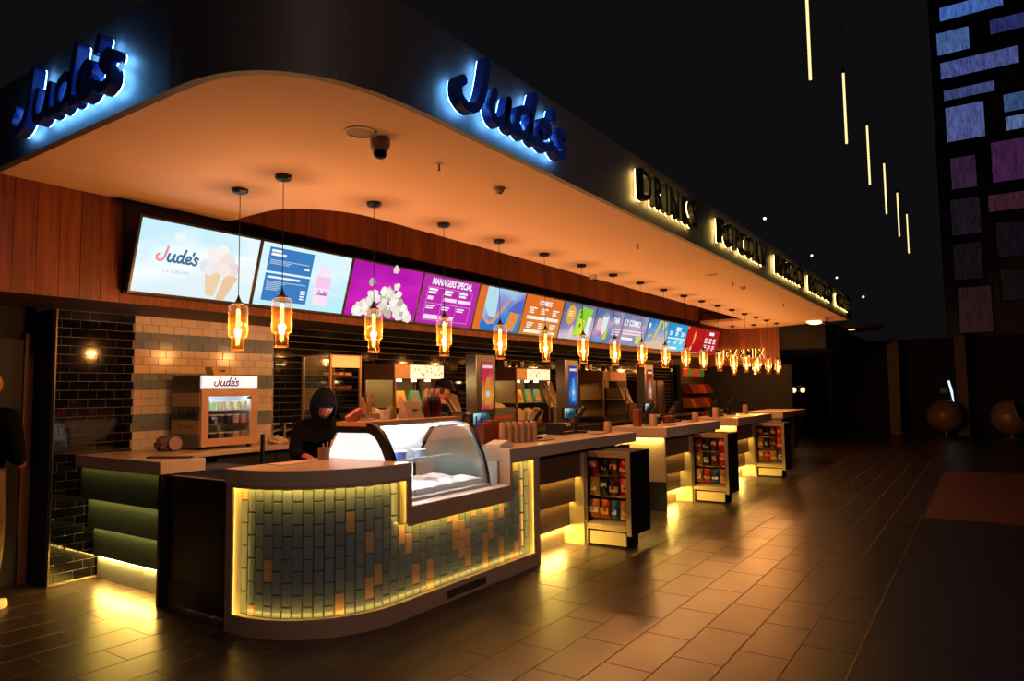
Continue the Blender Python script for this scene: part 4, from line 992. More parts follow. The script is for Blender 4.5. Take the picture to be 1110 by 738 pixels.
# clutter on the side and back worktops
t = thing('cone_bag', 'crumpled plastic bag of cones left of the freezer', 'bag', (3.50, 6.2, 1.09)); 
mb = MB().ball((3.50, 6.2, 1.155), .085, 16, 10, (1, .8, .78)); rb = random.Random(4)
mb.v = [(p[0]+rb.uniform(-.014,.014), p[1]+rb.uniform(-.014,.014), max(1.091, p[2]+rb.uniform(-.012,.012))) for p in mb.v]
obj('film', mb, M('purple_film', '6a5058', .2, var=.4, scale=20), t); obj('disc', MB().lathe([(.062, 0), (.062, .006)], (3.545, 6.105, 1.16), 20, axis=1), M('cone_sleeve', '9a7a80', .5), t)
t = thing('menu_folder', 'dark folder lying flat at the end of the side worktop', 'folder', (3.2, 5.5, 1.09))
obj('cover', MB().add([(3.02,5.62,1.093),(3.20,5.30,1.093),(3.28,5.38,1.093),(3.12,5.72,1.093),(3.02,5.62,1.102),(3.20,5.30,1.102),(3.28,5.38,1.102),(3.12,5.72,1.102)], [(3,2,1,0),(4,5,6,7),(0,1,5,4),(1,2,6,5),(2,3,7,6),(3,0,4,7)]), M('folder_dark', '241c20', .4), t)
obj('paper', MB().add([(3.03,5.61,1.1025),(3.195,5.315,1.1025),(3.265,5.38,1.1025),(3.115,5.70,1.1025)], [(0,1,2,3)]), M('paper_grey', '6a5a50', .6), t)
t = thing('steel_tap', 'two-lever steel tap on the back worktop', 'tap', (4.93, 6.35, 1.088))
for dx in (0, -.16):
    obj('riser', MB().tube([(4.93+dx, 6.35, 1.088), (4.93+dx, 6.35, 1.25), (4.93+dx, 6.33, 1.275), (4.93+dx, 6.22, 1.275)], .012, 8), CHROME, t, smooth=True)
    obj('lever', MB().tube([(4.93+dx, 6.35, 1.19), (5.0+dx, 6.30, 1.22)], .008, 8), CHROME, t, smooth=True)
cl = MB().ball((4.62, 6.05, 1.10), .1, 18, 10, (1.25, .8, .6)); rb = random.Random(9)
cl.v = [(p[0]+rb.uniform(-.012,.012), p[1]+rb.uniform(-.012,.012), max(1.089, p[2]+rb.uniform(-.012,.012)-(p[0]-4.62)*.25)) for p in cl.v]
single('folded_cloth', cl, M('beige_cloth', 'b39a7c', .8, bump=.2), 'crumpled beige cloth in front of the tap', 'cloth', smooth=True)
cl = MB().ball((4.86, 6.02, 1.10), .07, 14, 8, (1.4, .9, .45)); cl.v = [(p[0]+rb.uniform(-.012,.012), p[1]+rb.uniform(-.012,.012), max(1.089, p[2]+rb.uniform(-.01,.01))) for p in cl.v]
single('green_sponge', cl, M('green_scourer', '6a9a5a', .8, bump=.3), 'green scouring cloth beside the tap', 'cloth', smooth=True)
t = thing('dust_bin_board', 'pinkish board leaning on the wall right of the freezer', 'board', (4.36, 6.3, 1.088))
obj('board', MB().box((4.31, 6.28, 1.089), (4.47, 6.31, 1.30)), M('pink_board', '7a4038', .5), t); obj('edge', MB().box((4.305, 6.277, 1.30), (4.475, 6.313, 1.306)), M('pink_board_edge', '8a5a48', .5), t)
t = thing('whisk_pole', 'black handled pole standing behind the staff gate', 'pole', (3.62, 4.95, 0))
obj('pole', MB().tube([(3.66, 5.0, 0), (3.61, 4.93, 1.02)], .013, 8), M('pole_grey', '5a504c', .4, .6), t); obj('grip', MB().tube([(3.61, 4.93, 1.0), (3.60, 4.92, 1.05), (3.585, 4.90, 1.27)], [.016, .019, .017], 10), BLACK, t, smooth=True)
t = thing('scoop_pot', 'tan pot of spoons on the rounded worktop by the case', 'pot', (3.62, 4.20, 1.09))
obj('pot', MB().lathe([(.042, 1.091), (.045, 1.185), (.04, 1.185), (.037, 1.1)], (3.62, 4.2, 0), 18), M('kraft_pot', '8a6a50', .5), t, smooth=True)
for a in range(3): obj('spoon', MB().tube([(3.62+.01*a, 4.2-.01*a, 1.1), (3.605+.03*a, 4.19-.015*a, 1.215+.012*a)], .006, 6), M('pink_spoon', 'c88a78', .4), t)
t = thing('paper_note', 'paper slips lying on the rounded worktop', 'paper', (3.3, 4.22, 1.09)); obj('slip', MB().box((3.18, 4.14, 1.091), (3.46, 4.30, 1.096)), M('paper_pink', 'c8a090', .6), t)
# things on top of the glass case
ZT = 1.373
t = thing('wafer_jar', 'glass jar of wafer sticks on top of the ice cream case', 'jar', (4.0, 4.12, ZT))
obj('jar', MB().lathe([(.05, ZT), (.055, ZT+.01), (.055, ZT+.12), (.048, ZT+.14), (.05, ZT+.16)], (4.0, 4.12, 0), 18, cap=False), CLR, t, smooth=True); obj('base', MB().lathe([(.052, ZT+.001), (.054, ZT+.02)], (4.0, 4.12, 0), 18), M('jar_salt', 'e0d8cc', .4), t)
for a in range(7): obj('wafer', MB().tube([(4.0+.02*math.cos(a), 4.12+.02*math.sin(a), ZT+.02), (4.0+.045*math.cos(a*2.1), 4.12+.045*math.sin(a*2.1), ZT+.17+.02*(a%3))], .009, 8), M('wafer_brown', 'b88a60', .6), t)
t = thing('flyer_pack', 'pink box of cones leaning out beside the wafer jar', 'box', (3.885, 4.14, ZT))
obj('carton', MB().box((-.10, -.02, 0), (.06, .02, .05)).xf(lambda v: Matrix.Rotation(-.45, 4, 'Y') @ v + Vector((3.90, 4.14, ZT+.035))), M('pink_carton', 'b86a58', .5), t, bevel=.003); obj('leg', MB().box((3.87, 4.125, ZT), (3.90, 4.155, ZT+.06)), M('pink_carton', 'b86a58', .5), t)
single('sauce_tub', MB().lathe([(.035, ZT), (.04, ZT+.07), (.042, ZT+.072), (.042, ZT+.082)], (4.20, 4.13, 0), 16), WHITE, 'small white tub on the case top beside the wafer jar', 'tub', smooth=True)
single('mustard_tub', MB().lathe([(.026, ZT), (.03, ZT+.10), (.027, ZT+.105)], (4.30, 4.16, 0), 14), M('dull_yellow', '8a7a3a', .5), 'tall dull yellow pot on the case top', 'pot', smooth=True)
t = thing('cone_holder_box', 'grey slanted display box with small logo on the case top', 'box', (4.52, 4.12, ZT))
obj('carton', MB().prism([(4.06, ZT), (4.18, ZT), (4.16, ZT+.145), (4.12, ZT+.145)], (4.41, 4.62), axis=0), M('grey_card', '9a8878', .6), t); obj('print', MB().box((4.495, 4.074, ZT+.065), (4.545, 4.086, ZT+.08)), BLACK, t)
for k, c in enumerate(('4a1420', '38142a', '5a1810')):
    xx = 4.72+.075*k
    t = thing('syrup_bottle', '%s dark syrup bottle from the left on the case top' % ORD[k], 'bottle', (xx, 4.12, ZT), 'syrup bottles on the case top')
    obj('bottle', MB().lathe([(.028, ZT), (.03, ZT+.01), (.03, ZT+.13), (.026, ZT+.165), (.02, ZT+.18)], (xx, 4.12, 0), 14), M('syrup_'+c, c, .25), t, smooth=True); obj('pump_cap', MB().lathe([(.021, ZT+.18), (.019, ZT+.24), (.013, ZT+.25)], (xx, 4.12, 0), 12), M('cap_pink_%d' % k, ['b08070','a06a7a','c07a50'][k], .4), t, smooth=True)
single('black_tray', MB().lathe([(.05, ZT), (.062, ZT+.008), (.058, ZT+.025), (.03, ZT+.03)], (4.975, 4.17, 0), 18), BLACK, 'round black lid at the right end of the case top', 'lid', smooth=True)

# ------------------------------------------------------------------ behind the counters: warmers, bins, kiosks
WARM = (1.0, .60, .22)
def hot_cabinet():
    t = thing('hot_food_cabinet', 'tall glass hot food cabinet with lit yellow header', 'display cabinet', (5.37, 6.12, 1.088))
    xa, xb, ya, yb, za, zb = 5.15, 5.61, 5.88, 6.35, 1.089, 2.01
    FR = M('cabinet_frame_bronze', '9a7a50', .35, .6)
    for a in (xa, xb-.025):
        for b in (ya, yb-.025): obj('post', MB().box((a, b, za), (a+.025, b+.025, zb)), FR, t)
    obj('base', MB().box((xa, ya, za), (xb, yb, za+.09)), DSTEEL, t)
    obj('header', MB().box((xa+.026, ya+.004, zb-.13), (xb-.026, ya+.03, zb-.004)), M('amber_header', 'c8a050', .4, emit=(1.0,.62,.16), estr=.55, var=.3, scale=14), t)
    obj('roof', MB().box((xa, ya, zb-.004), (xb, yb, zb+.01)), FR, t)
    obj('lamp', MB().box((xa+.05, ya+.12, zb-.06), (xb-.05, ya+.16, zb-.045)), E_('cabinet_lamp', WARM, 22.0), t)
    obj('side_glass', MB().box((xa+.004, ya+.026, za+.09), (xa+.009, yb-.026, zb-.005)), CG, t)
    obj('door_glass', MB().box((xa+.026, ya+.008, za+.09), (xb-.026, ya+.013, zb-.135)), CG, t)
    for k, z in enumerate((1.30, 1.46, 1.62, 1.77)):
        mb = MB()
        for j in range(9): mb.tube([(xa+.03+.05*j, ya+.04, z), (xa+.03+.05*j, yb-.04, z)], .003, 5)
        mb.tube([(xa+.02, ya+.04, z), (xb-.02, ya+.04, z)], .005, 6)
        o = obj('wire_shelf', mb, CHROME, t); o['kind'] = 'stuff'
        if k in (2, 3):
            for j in range(4):
                p = thing('pastry', '%s pastry on the %s shelf of the tall hot cabinet' % (ORD[j], ['','','lower lit','upper lit'][k]), 'pastry', (xa+.09+.095*j, ya+.12, z+.004), 'pastries in the hot cabinet')
                obj('bread', MB().ball((xa+.09+.095*j, ya+.14, z+.03), .034, 10, 8, (1, 2.2, .75)), M('baked_bread', 'a8683a', .6, var=.3, bump=.2), p, smooth=True); obj('filling', MB().tube([(xa+.09+.095*j, ya+.075, z+.05), (xa+.09+.095*j, ya+.205, z+.05)], .014, 8), M('sausage_red', '7a2a18', .4), p, smooth=True)
hot_cabinet()
def popcorn_warmer(xa, xb, label, sign_on, cartons):
    t = thing('popcorn_warmer', label, 'popcorn warmer', ((xa+xb)/2, 6.17, .99), 'popcorn warmers on the rear counter')
    ya, yb = 5.90, 6.42; xs_ = xa+.30*(xb-xa)
    for a in (xa, xb-.03):
        for b in (ya, yb-.03): obj('post', MB().box((a, b, .992), (a+.03, b+.03, 1.755)), M('warmer_post', '8a6a50', .35, .7), t)
    obj('base', MB().box((xa, ya, .991), (xb, yb, 1.08)), DSTEEL, t)
    obj('header', MB().box((xa, ya+.01, 1.755), (xb, yb, 1.945)), M('header_shell', '5a3a24', .4), t)
    if sign_on:
        o = obj('sign_panel', MB().box((xs_, ya, 1.765), (xb-.01, ya+.009, 1.935)), M('popcorn_sign', 'f0ead8', .4, emit=(1.0,.86,.60), estr=.9, var=.1), t)
        rr = random.Random(int(xa*10)); mb = MB()
        for k in range(26):
            a, b = xs_+.03+(xb-xs_-.08)*rr.random(), 1.785+.13*rr.random(); mb.box((a, ya-.0015, b), (a+.018*rr.random()+.006, ya-.0005, b+.022))
        obj('sign_print', mb, M('green_print', '7a8a30', .5), o)['kind'] = 'stuff'
        obj('amber_panel', MB().box((xa+.01, ya, 1.765), (xs_-.005, ya+.009, 1.935)), M('amber_panel', 'a85a20', .3, emit=(1.0,.36,.06), estr=.35, var=.5, scale=9), t)
        for k in range(3): obj('heat_lamp', MB().lathe([(.03, 1.755), (.035, 1.735), (.01, 1.732)], (xa+.2+.27*k, ya+.12, 0), 12), E_('heat_lamp_glow', (1.0,.72,.34), 80.0), t)
    else:
        obj('sign_panel', MB().box((xs_, ya, 1.765), (xb-.01, ya+.009, 1.935)), M('red_sign', '8a3018', .4, emit=(.8,.12,.03), estr=.25, var=.5, scale=18), t)
        obj('amber_panel', MB().box((xa+.01, ya, 1.765), (xs_-.005, ya+.009, 1.935)), M('dull_panel', '5a3018', .4), t)
    obj('shelf', MB().box((xa+.03, ya+.03, 1.40), (xb-.03, yb-.03, 1.412)), STEEL, t)
    obj('back_panel', MB().box((xa+.03, yb-.012, 1.08), (xb-.03, yb, 1.755)), M('warmer_back', '7a6a48', .4, .5), t)
    obj('glass', MB().box((xa+.03, ya+.004, 1.62), (xb-.03, ya+.009, 1.755)), CG, t)
    if cartons:
        for row, (z, h, cs) in enumerate(((1.413, .20, [('c8a040','b85a28'),('4a8a70','c86a30'),('4a8a70','d0783a')]), (1.081, .27, [('c8b070','b8301c')]*3))):
            for k, (c1, c2) in enumerate(cs):
                x0 = xa+.12+.27*k; y0 = ya+.08
                p = thing('popcorn_box', '%s popcorn %s from the left on the %s shelf of the %s' % (ORD[k], ['pouch','carton'][row], ['upper','lower'][row], 'first warmer' if xa < 7 else 'second warmer'), 'popcorn box', (x0+.1, y0+.05, z), 'popcorn boxes in the lit warmers')
                if row == 0: obj('pouch', MB().add([(x0,y0,z),(x0+.2,y0,z),(x0+.2,y0+.1,z),(x0,y0+.1,z),(x0+.02,y0+.045,z+h),(x0+.18,y0+.045,z+h),(x0+.18,y0+.055,z+h),(x0+.02,y0+.055,z+h)], [(3,2,1,0),(4,5,6,7),(0,1,5,4),(1,2,6,5),(2,3,7,6),(3,0,4,7)]), M('pouch_'+c1, c1, .4, var=.3, scale=10), p); obj('print', MB().add([(x0+.02,y0+.004,z+.03),(x0+.18,y0+.004,z+.03),(x0+.1,y0+.033,z+.15)], [(0,1,2)]), M('pouch_print_'+c2, c2, .4), p)
                else:
                    obj('carton', MB().add([(x0+.02,y0,z),(x0+.18,y0,z),(x0+.18,y0+.12,z),(x0+.02,y0+.12,z),(x0,y0-.01,z+.2),(x0+.22,y0-.01,z+.2),(x0+.22,y0+.13,z+.2),(x0,y0+.13,z+.2)], [(3,2,1,0),(4,5,6,7),(0,1,5,4),(1,2,6,5),(2,3,7,6),(3,0,4,7)]), M('carton_cream', c1, .5, var=.2), p); obj('stripe', MB().box((x0+.015, y0-.006, z+.005), (x0+.19, y0-.001, z+.06)), M('carton_red', c2, .5), p)
                    obj('popcorn_heap', MB().ball((x0+.11, y0+.06, z+.2), .1, 14, 8, (1, .65, .5)), M('popcorn_yellow', 'd8c078', .7, var=.3, scale=60, bump=.8), p, smooth=True)
popcorn_warmer(6.17, 7.10, 'popcorn warmer with bright printed sign behind the capped worker', True, True)
popcorn_warmer(8.83, 9.82, 'popcorn warmer with bright printed sign between the two nearer kiosks', True, True)
popcorn_warmer(11.74, 12.78, 'popcorn warmer with dim red sign, farther along the rear counter', False, False)
def steel_bin(xa, xb, label):
    t = thing('popcorn_bin', label, 'steel bin', ((xa+xb)/2, 6.1, .99), 'sloped steel bins on the rear counter')
    obj('hopper', MB().prism([(5.88,.992),(6.4,.992),(6.4,1.75),(6.14,1.75),(5.96,1.32),(5.88,1.30)], (xa, xb), axis=0), STEEL, t)
    for k in range(7):
        z = 1.05+.034*k; obj('louvre', MB().box((xa+.03, 5.868, z), (xb-.03, 5.88, z+.02)), M('louvre_steel', 'a89878', .3, 1.0), t)
    obj('chute_rib', MB().add([(xb-.16,5.955,1.34),(xb-.12,5.955,1.34),(xa+.12,6.13,1.735),(xa+.08,6.13,1.735),(xb-.16,5.945,1.34),(xb-.12,5.945,1.34),(xa+.12,6.12,1.735),(xa+.08,6.12,1.735)], [(0,1,2,3),(7,6,5,4),(0,4,5,1),(1,5,6,2),(2,6,7,3),(3,7,4,0)]), M('rib_bright', 'd8c8a0', .25, .8), t)
steel_bin(7.13, 7.56, 'sloped steel popcorn bin beside the nearest kiosk'); steel_bin(9.86, 10.26, 'sloped steel popcorn bin beside the second kiosk'); steel_bin(12.83, 13.2, 'farthest sloped steel popcorn bin')
def side_warmer(xa, xb, label):
    t = thing('side_warmer', label, 'food warmer', ((xa+xb)/2, 6.1, .99), 'small open warmers on the rear counter')
    obj('tray', MB().add([(xa+.04,5.95,.992),(xb-.04,5.95,.992),(xb-.04,6.35,.992),(xa+.04,6.35,.992),(xa,5.9,1.35),(xb,5.9,1.35),(xb,6.4,1.35),(xa,6.4,1.35)], [(3,2,1,0),(0,1,5,4),(1,2,6,5),(2,3,7,6),(3,0,4,7),(4,5,6,7)]), M('grey_tray', '6a6a58', .4), t)
    obj('popcorn_heap', MB().ball(((xa+xb)/2, 6.15, 1.35), .17, 16, 8, ((xb-xa)/.36, 1.2, .5)), M('popcorn_yellow', 'd8c078', .7, var=.3, scale=60, bump=.8), t, smooth=True); obj('red_band', MB().box((xa+.02, 5.915, 1.19), (xb-.02, 5.925, 1.23)), M('carton_red', 'b8301c', .5), t)
side_warmer(5.76, 6.12, 'grey tray heaped with popcorn left of the first warmer'); side_warmer(8.25, 8.76, 'grey tray heaped with popcorn left of the second warmer')
# rows of small spot heads on the tiled wall are pots of sauce on a high ledge
t = thing('wall_ledge', 'thin dark ledge high on the black tiled wall above the warmers', 'ledge', (9.5, 6.5, 1.97)); obj('board', MB().box((8.7, 6.45, 1.97), (13.6, 6.59, 1.985)), MATTE, t); obj('bracket', MB().box((11.0, 6.47, 1.90), (11.03, 6.59, 1.97)), MATTE, t)
for k, xx in enumerate((8.95, 9.4, 9.9, 11.9, 12.4, 13.3)):
    single('steel_cup', MB().lathe([(.04, 1.986), (.05, 2.09), (.045, 2.09), (.036, 1.995)], (xx, 6.52, 0), 14), STEEL, '%s steel cup from the left on the high wall ledge' % ORD[k], 'cup', 'steel cups on the wall ledge', smooth=True)
def kiosk(xa, label, bg, fg, cap):
    t = thing('drinks_kiosk', label, 'digital kiosk', (xa+.21, 5.5, 0), 'tall digital drinks kiosks')
    xb = xa+.43; obj('housing', MB().box((xa, 5.44, 1.27), (xb, 5.56, 2.075)), BLACK, t, bevel=.006)
    obj('side_cover', MB().box((xa-.012, 5.435, 1.0), (xa, 5.60, 2.08)), STEEL, t)
    obj('post', MB().box((xa+.12, 5.46, 0), (xb-.12, 5.54, 1.27)), BLACK, t)
    d_ = obj('display', MB().box((xa+.11, 5.434, 1.36), (xb-.06, 5.44, 1.98)), bg, t)
    xm = (xa+.11+xb-.06)/2
    obj('lettering', MB().box((xa+.13, 5.4322, 1.90), (xb-.08, 5.4325, 1.94)), C('f0d8d0', .8), d_)
    obj('bottle_picture', MB().prism([(xm-.055,1.42),(xm+.055,1.42),(xm+.06,1.62),(xm+.02,1.78),(xm-.02,1.78),(xm-.06,1.62)], (5.4318, 5.4338), axis=1), fg, d_)
    obj('label_picture', MB().lathe([(.042, 0), (.042, .0006)], (xm, 5.431, 1.56), 18, axis=1), C('c8d0e8', .8), d_)
    o = obj('order_display', MB().box((xa-.16, 5.38, 1.15), (xa+.20, 5.42, 1.33)), BLACK, t); obj('screen', MB().box((xa-.145, 5.375, 1.165), (xa+.185, 5.38, 1.315)), sky_screen('order_scr_%d' % int(xa), '2a4a58', '9ad0dc', 'd8f0f4', .8, .9, 5), o)
    for k in range(3): obj('icon', MB().box((xa-.11+.1*k, 5.3735, 1.17), (xa-.075+.1*k, 5.3745, 1.28-.02*k)), C('14303c', .6), o)
kiosk(7.20, 'tall digital kiosk showing an orange drink bottle on magenta', sky_screen('kiosk_a', 'b82a50', 'd8a030', 'c83050', .8, .1, 2), C('e08a30', .8), 'x')
kiosk(9.52, 'tall digital kiosk showing a blue drink bottle', sky_screen('kiosk_b', '1a3a9a', '3a80d8', '3048a8', .8, .1, 2), C('5aa8e8', .8), 'x')
kiosk(12.62, 'tall digital kiosk with a red and orange picture, farthest of three', sky_screen('kiosk_c', '8a2818', 'b8704a', 'b03020', .6, .1, 2), C('d0a088', .6), 'x')
t = thing('steel_oven', 'tall steel oven with pale glass panel on the rear counter', 'oven', (14.3, 6.1, .99))
obj('body', MB().box((13.75, 5.92, .991), (14.75, 6.45, 1.78)), DSTEEL, t, bevel=.005); obj('glass_panel', MB().box((13.85, 5.912, 1.2), (14.3, 5.92, 1.74)), M('oven_glass', '8a8068', .25, .4), t); obj('door', MB().box((14.34, 5.90, 1.02), (14.72, 5.92, 1.76)), M('oven_door', '6a4a44', .3, .7), t); obj('handle', MB().tube([(14.69, 5.885, 1.1), (14.69, 5.885, 1.68)], .012), CHROME, t)
# pick and mix stand at the far end
t = thing('sweets_stand', 'pick and mix stand with coloured header and rows of bins', 'sweet stand', (18.0, 6.3, 0))
obj('back', MB().box((17.12, 6.4, 0), (18.9, 6.5, 2.2)), M('stand_dark', '1c1416', .6), t)
for k, c in enumerate(('a83820','5a6a28','b04020','3a7a3a')): obj('header_panel', MB().box((17.2+.41*k, 6.36, 1.90), (17.59+.41*k, 6.40, 2.12)), M('sweet_header_'+c, c, .5, emit=hexc(c), estr=.25), t)
for r in range(3):
    for k in range(6): obj('bin', MB().prism([(6.1,.75+.36*r),(6.39,.75+.36*r),(6.39,1.02+.36*r),(6.2,.98+.36*r)], (17.2+.27*k, 17.44+.27*k), axis=0), M('bin_%d' % ((r+k) % 4), ['7a2820','8a4a28','6a2030','5a3020'][(r+k) % 4], .25, var=.5, scale=30), t)

# ------------------------------------------------------------------ tills, cups and boxes on the worktops
def till(x, y, rz, label):
    t = thing('till_terminal', label, 'till', (x, y, 1.09), 'touchscreen tills on the worktops', world=False, rz=rz)
    obj('base', MB().box((-.09, -.08, .001), (.09, .08, .025)), BLACK, t, bevel=.004); obj('neck', MB().add([(-.03,.02,.025),(.03,.02,.025),(.03,.06,.025),(-.03,.06,.025),(-.03,.03,.20),(.03,.03,.20),(.03,.06,.20),(-.03,.06,.20)], [(3,2,1,0),(4,5,6,7),(0,1,5,4),(1,2,6,5),(2,3,7,6),(3,0,4,7)]), BLACK, t)
    R_ = Matrix.Rotation(.6, 4, 'X'); sc_ = obj('screen_body', MB().box((-.15, -.015, -.11), (.15, .02, .11)).xf(lambda v: R_ @ v + Vector((0, .0, .21))), BLACK, t)
    obj('screen', MB().box((-.138, .020, -.098), (.138, .023, .098)).xf(lambda v: R_ @ v + Vector((0, .0, .21))), M('till_glass', '20242a', .12), sc_)
    obj('back_cover', MB().box((-.10, -.022, -.07), (.10, -.015, .07)).xf(lambda v: R_ @ v + Vector((0, .0, .21))), M('till_back_grey', '6a5248', .35), sc_)
for x, y, rz, lb in ((5.19, 4.09, .5, 'black till tilted beside the glass case'), (6.22, 3.95, .75, 'black till behind the row of cup stacks'), (7.35, 4.02, .6, 'black till near the right end of the first worktop'),
                     (9.35, 3.98, .5, 'black till on the left of the middle worktop'), (10.4, 4.0, .6, 'black till on the right of the middle worktop'), (12.3, 4.0, .4, 'black till on the left of the third worktop'), (13.3, 4.0, .5, 'black till on the right of the third worktop')):
    till(x, y, rz, lb)
def printer(x, y, label):
    t = thing('receipt_printer', label, 'printer', (x, y, 1.09), 'black receipt printers')
    obj('body', MB().box((x-.14, y-.11, 1.091), (x+.14, y+.11, 1.22)), BLACK, t, bevel=.01); obj('paper', MB().box((x-.05, y-.113, 1.185), (x+.06, y-.108, 1.205)), M('receipt_paper', 'd8d0c4', .6), t); obj('slot', MB().box((x-.11, y-.1115, 1.12), (x+.11, y-.1095, 1.13)), CHROME, t)
printer(5.86, 4.13, 'black receipt printer behind the cup stacks'); printer(7.02, 4.1, 'black receipt printer on the first worktop, right half'); printer(9.7, 4.1, 'black receipt printer on the middle worktop'); printer(12.7, 4.1, 'black receipt printer on the third worktop')
CUPP = M('kraft_cup', 'b8906a', .55, var=.12, scale=20)
def cups(x, y, n_, h, r, label, grp=None):
    t = thing('cup_stack', label, 'cups', (x, y, 1.09), grp)
    for k in range(n_):
        z = 1.091 + k*(h-.07)/max(1, n_-1) if n_ > 1 else 1.091
        obj('cup', MB().lathe([(r*.78, z+.07), (r, z), (r*1.03, z+.001)] if True else [], (x, y, 0), 14), CUPP, t, smooth=True)
for k in range(6): cups(5.575+.075*k, 3.90-.024*k, 6, .20, .036, '%s kraft cup stack from the left in the row on the first worktop' % ORD[k], 'row of kraft cup stacks')
cups(6.42, 4.1, 4, .15, .034, 'short kraft cup stack behind the till on the first worktop'); cups(7.5, 3.72, 3, .13, .05, 'kraft cups at the right end of the first worktop')
cups(9.02, 3.78, 3, .16, .055, 'kraft cups at the left end of the middle worktop'); cups(10.62, 3.75, 3, .14, .055, 'kraft cups at the right end of the middle worktop'); cups(12.08, 3.9, 3, .17, .06, 'kraft cups at the left end of the third worktop'); cups(13.9, 3.9, 3, .18, .055, 'kraft cups at the right end of the third worktop')
REDB = M('red_brown_card', '7a3020', .5, var=.45, scale=40)
for k, (x, y, wd, h, lb) in enumerate(((5.40, 4.0, .10, .20, 'patterned red-brown carton behind the cup stacks, left one'), (5.58, 4.03, .15, .22, 'patterned red-brown carton behind the cup stacks, right one'), (8.88, 3.95, .10, .24, 'patterned red-brown carton on the middle worktop'), (10.05, 3.95, .3, .1, 'low red carton on the middle worktop between the tills'))):
    t = thing('snack_carton', lb, 'carton', (x, y, 1.09), 'patterned cartons on the worktops'); obj('carton', MB().box((x-wd/2, y-.04, 1.091), (x+wd/2, y+.05, 1.091+h)), REDB, t, bevel=.004); obj('flap', MB().box((x-wd/2, y-.045, 1.091+h*.8), (x+wd/2, y-.041, 1.091+h)), M('carton_flap', '94482e', .5), t)
t = thing('napkin_box', 'white napkin box at the worktop end beside the case', 'box', (5.2, 3.68, 1.09)); obj('box', MB().prism([(5.10,1.091),(5.32,1.091),(5.32,1.12),(5.24,1.15),(5.10,1.12)], (3.60, 3.76), axis=1), WHITE, t); obj('napkin', MB().box((5.13, 3.64, 1.115), (5.22, 3.72, 1.135)), M('napkin_white', 'e8e4dc', .8), t)
for k, (x, y, lb) in enumerate(((6.1, 3.75, 'flat tray in front of the till on the first worktop'), (7.42, 3.72, 'flat tray under the cups at the end of the first worktop'), (9.3, 3.66, 'flat tray on the middle worktop'), (10.6, 3.72, 'flat tray under cups on the middle worktop'))):
    if k in (1, 3): x -= .16
    single('serving_tray', MB().prism([(x-.12, y-.06), (x+.12, y-.06), (x+.12, y+.06), (x-.12, y+.06)], (1.091, 1.10)), M('tray_brown', '7a5038', .4), lb, 'tray', 'serving trays on the worktops', bevel=.003)

# ------------------------------------------------------------------ the dark hall's far end
COLM = M('brown_column', '5a3c2c', .5)
for k, (ya, yb, lb) in enumerate(((4.38, 4.59, 'slim brown column farthest left in the dark hall'), (2.32, 2.65, 'brown column in the middle of the dark far wall'), (.43, .73, 'dim brown column under the coloured windows'))):
    t = thing('hall_column', lb, 'column', (26.6, (ya+yb)/2, 0), 'hall columns'); obj('shaft', MB().box((26.5, ya, .06), (26.7, yb, 3.2)), COLM, t); obj('plinth', MB().box((26.48, ya-.02, 0), (26.72, yb+.02, .06)), BLACK, t)
    if k == 1: obj('rail', MB().tube([(26.42, 2.38, .02), (26.42, 2.34, 1.0)], .03, 8), M('post_rail_tan', '8a5a3a', .4), t)
def ball_chair(loc, label, rot):
    t = thing('ball_chair', label, 'chair', loc, 'round ball chairs'); n_ = 28; R_ = .52; q = Matrix.Rotation(rot[2], 4, 'Z') @ Matrix.Rotation(rot[1], 4, 'Y')
    def shell(r, a1):
        vs = []; fs = []; m_ = 16
        for i in range(m_+1):
            a = math.pi - (math.pi-a1)*i/m_
            for k in range(n_): b = 2*math.pi*k/n_; vs.append((r*math.cos(a), r*math.sin(a)*math.cos(b), r*math.sin(a)*math.sin(b)))
        for i in range(m_):
            for k in range(n_): fs.append((i*n_+k, i*n_+(k+1)%n_, (i+1)*n_+(k+1)%n_, (i+1)*n_+k))
        return MB().add(vs, fs)
    P = lambda v: q @ v + Vector((loc[0], loc[1], loc[2]+.63))
    obj('shell', shell(R_, .85).xf(P), M('chair_shell_cream', '86685a', .3), t, smooth=True); obj('lining', shell(R_-.035, .85).xf(P), M('chair_lining', '2a2024', .8), t, smooth=True)
    rim = [(R_*math.cos(.85), R_*math.sin(.85)*math.cos(2*math.pi*k/32), R_*math.sin(.85)*math.sin(2*math.pi*k/32)) for k in range(33)]
    obj('rim', MB().tube([P(Vector(p)) for p in rim], .03, 8), M('chair_shell_cream', '86685a', .3), t, smooth=True)
    obj('foot', MB().lathe([(.26, 0), (.25, .02), (.05, .05), (.045, .16)], loc, 20), M('chair_foot', '9a8a80', .3, .6), t, smooth=True)
ball_chair((26.1, 1.06, 0), 'round cream ball chair at the far end of the hall', (0, .1, .5)); ball_chair((25.4, -.62, 0), 'ball chair turned open to the side at the right edge', (0, -.4, -2.0))
t = thing('light_blade', 'curved white light blade standing behind the ball chair', 'lamp', (26.9, .9, 0)); obj('blade', MB().tube([(26.9, .95, 1.75), (26.9, .88, 1.4), (26.9, .84, 1.05)], [.03, .035, .015], 8), E_('blade_white', (.75, .9, 1.0), 1.2), t, smooth=True); obj('stand', MB().tube([(26.9, .84, 1.06), (26.9, .84, 0)], .015, 6), BLACK, t); obj('info_plate', MB().box((26.88, 1.02, 1.35), (26.9, 1.2, 1.5)), M('info_grey', '8a8a90', .5), t)
t = thing('lamp_post', 'thin standing post with two small lit shades past the last counter', 'lamp', (24.9, 5.2, 0))
obj('pole', MB().tube([(24.9, 5.2, .02), (24.9, 5.18, 1.5)], .025, 8), M('pole_grey_b', '3a3a3e', .3, .8), t); obj('base', MB().lathe([(.18, 0), (.16, .02), (.03, .03)], (24.9, 5.2, 0), 16), BLACK, t)
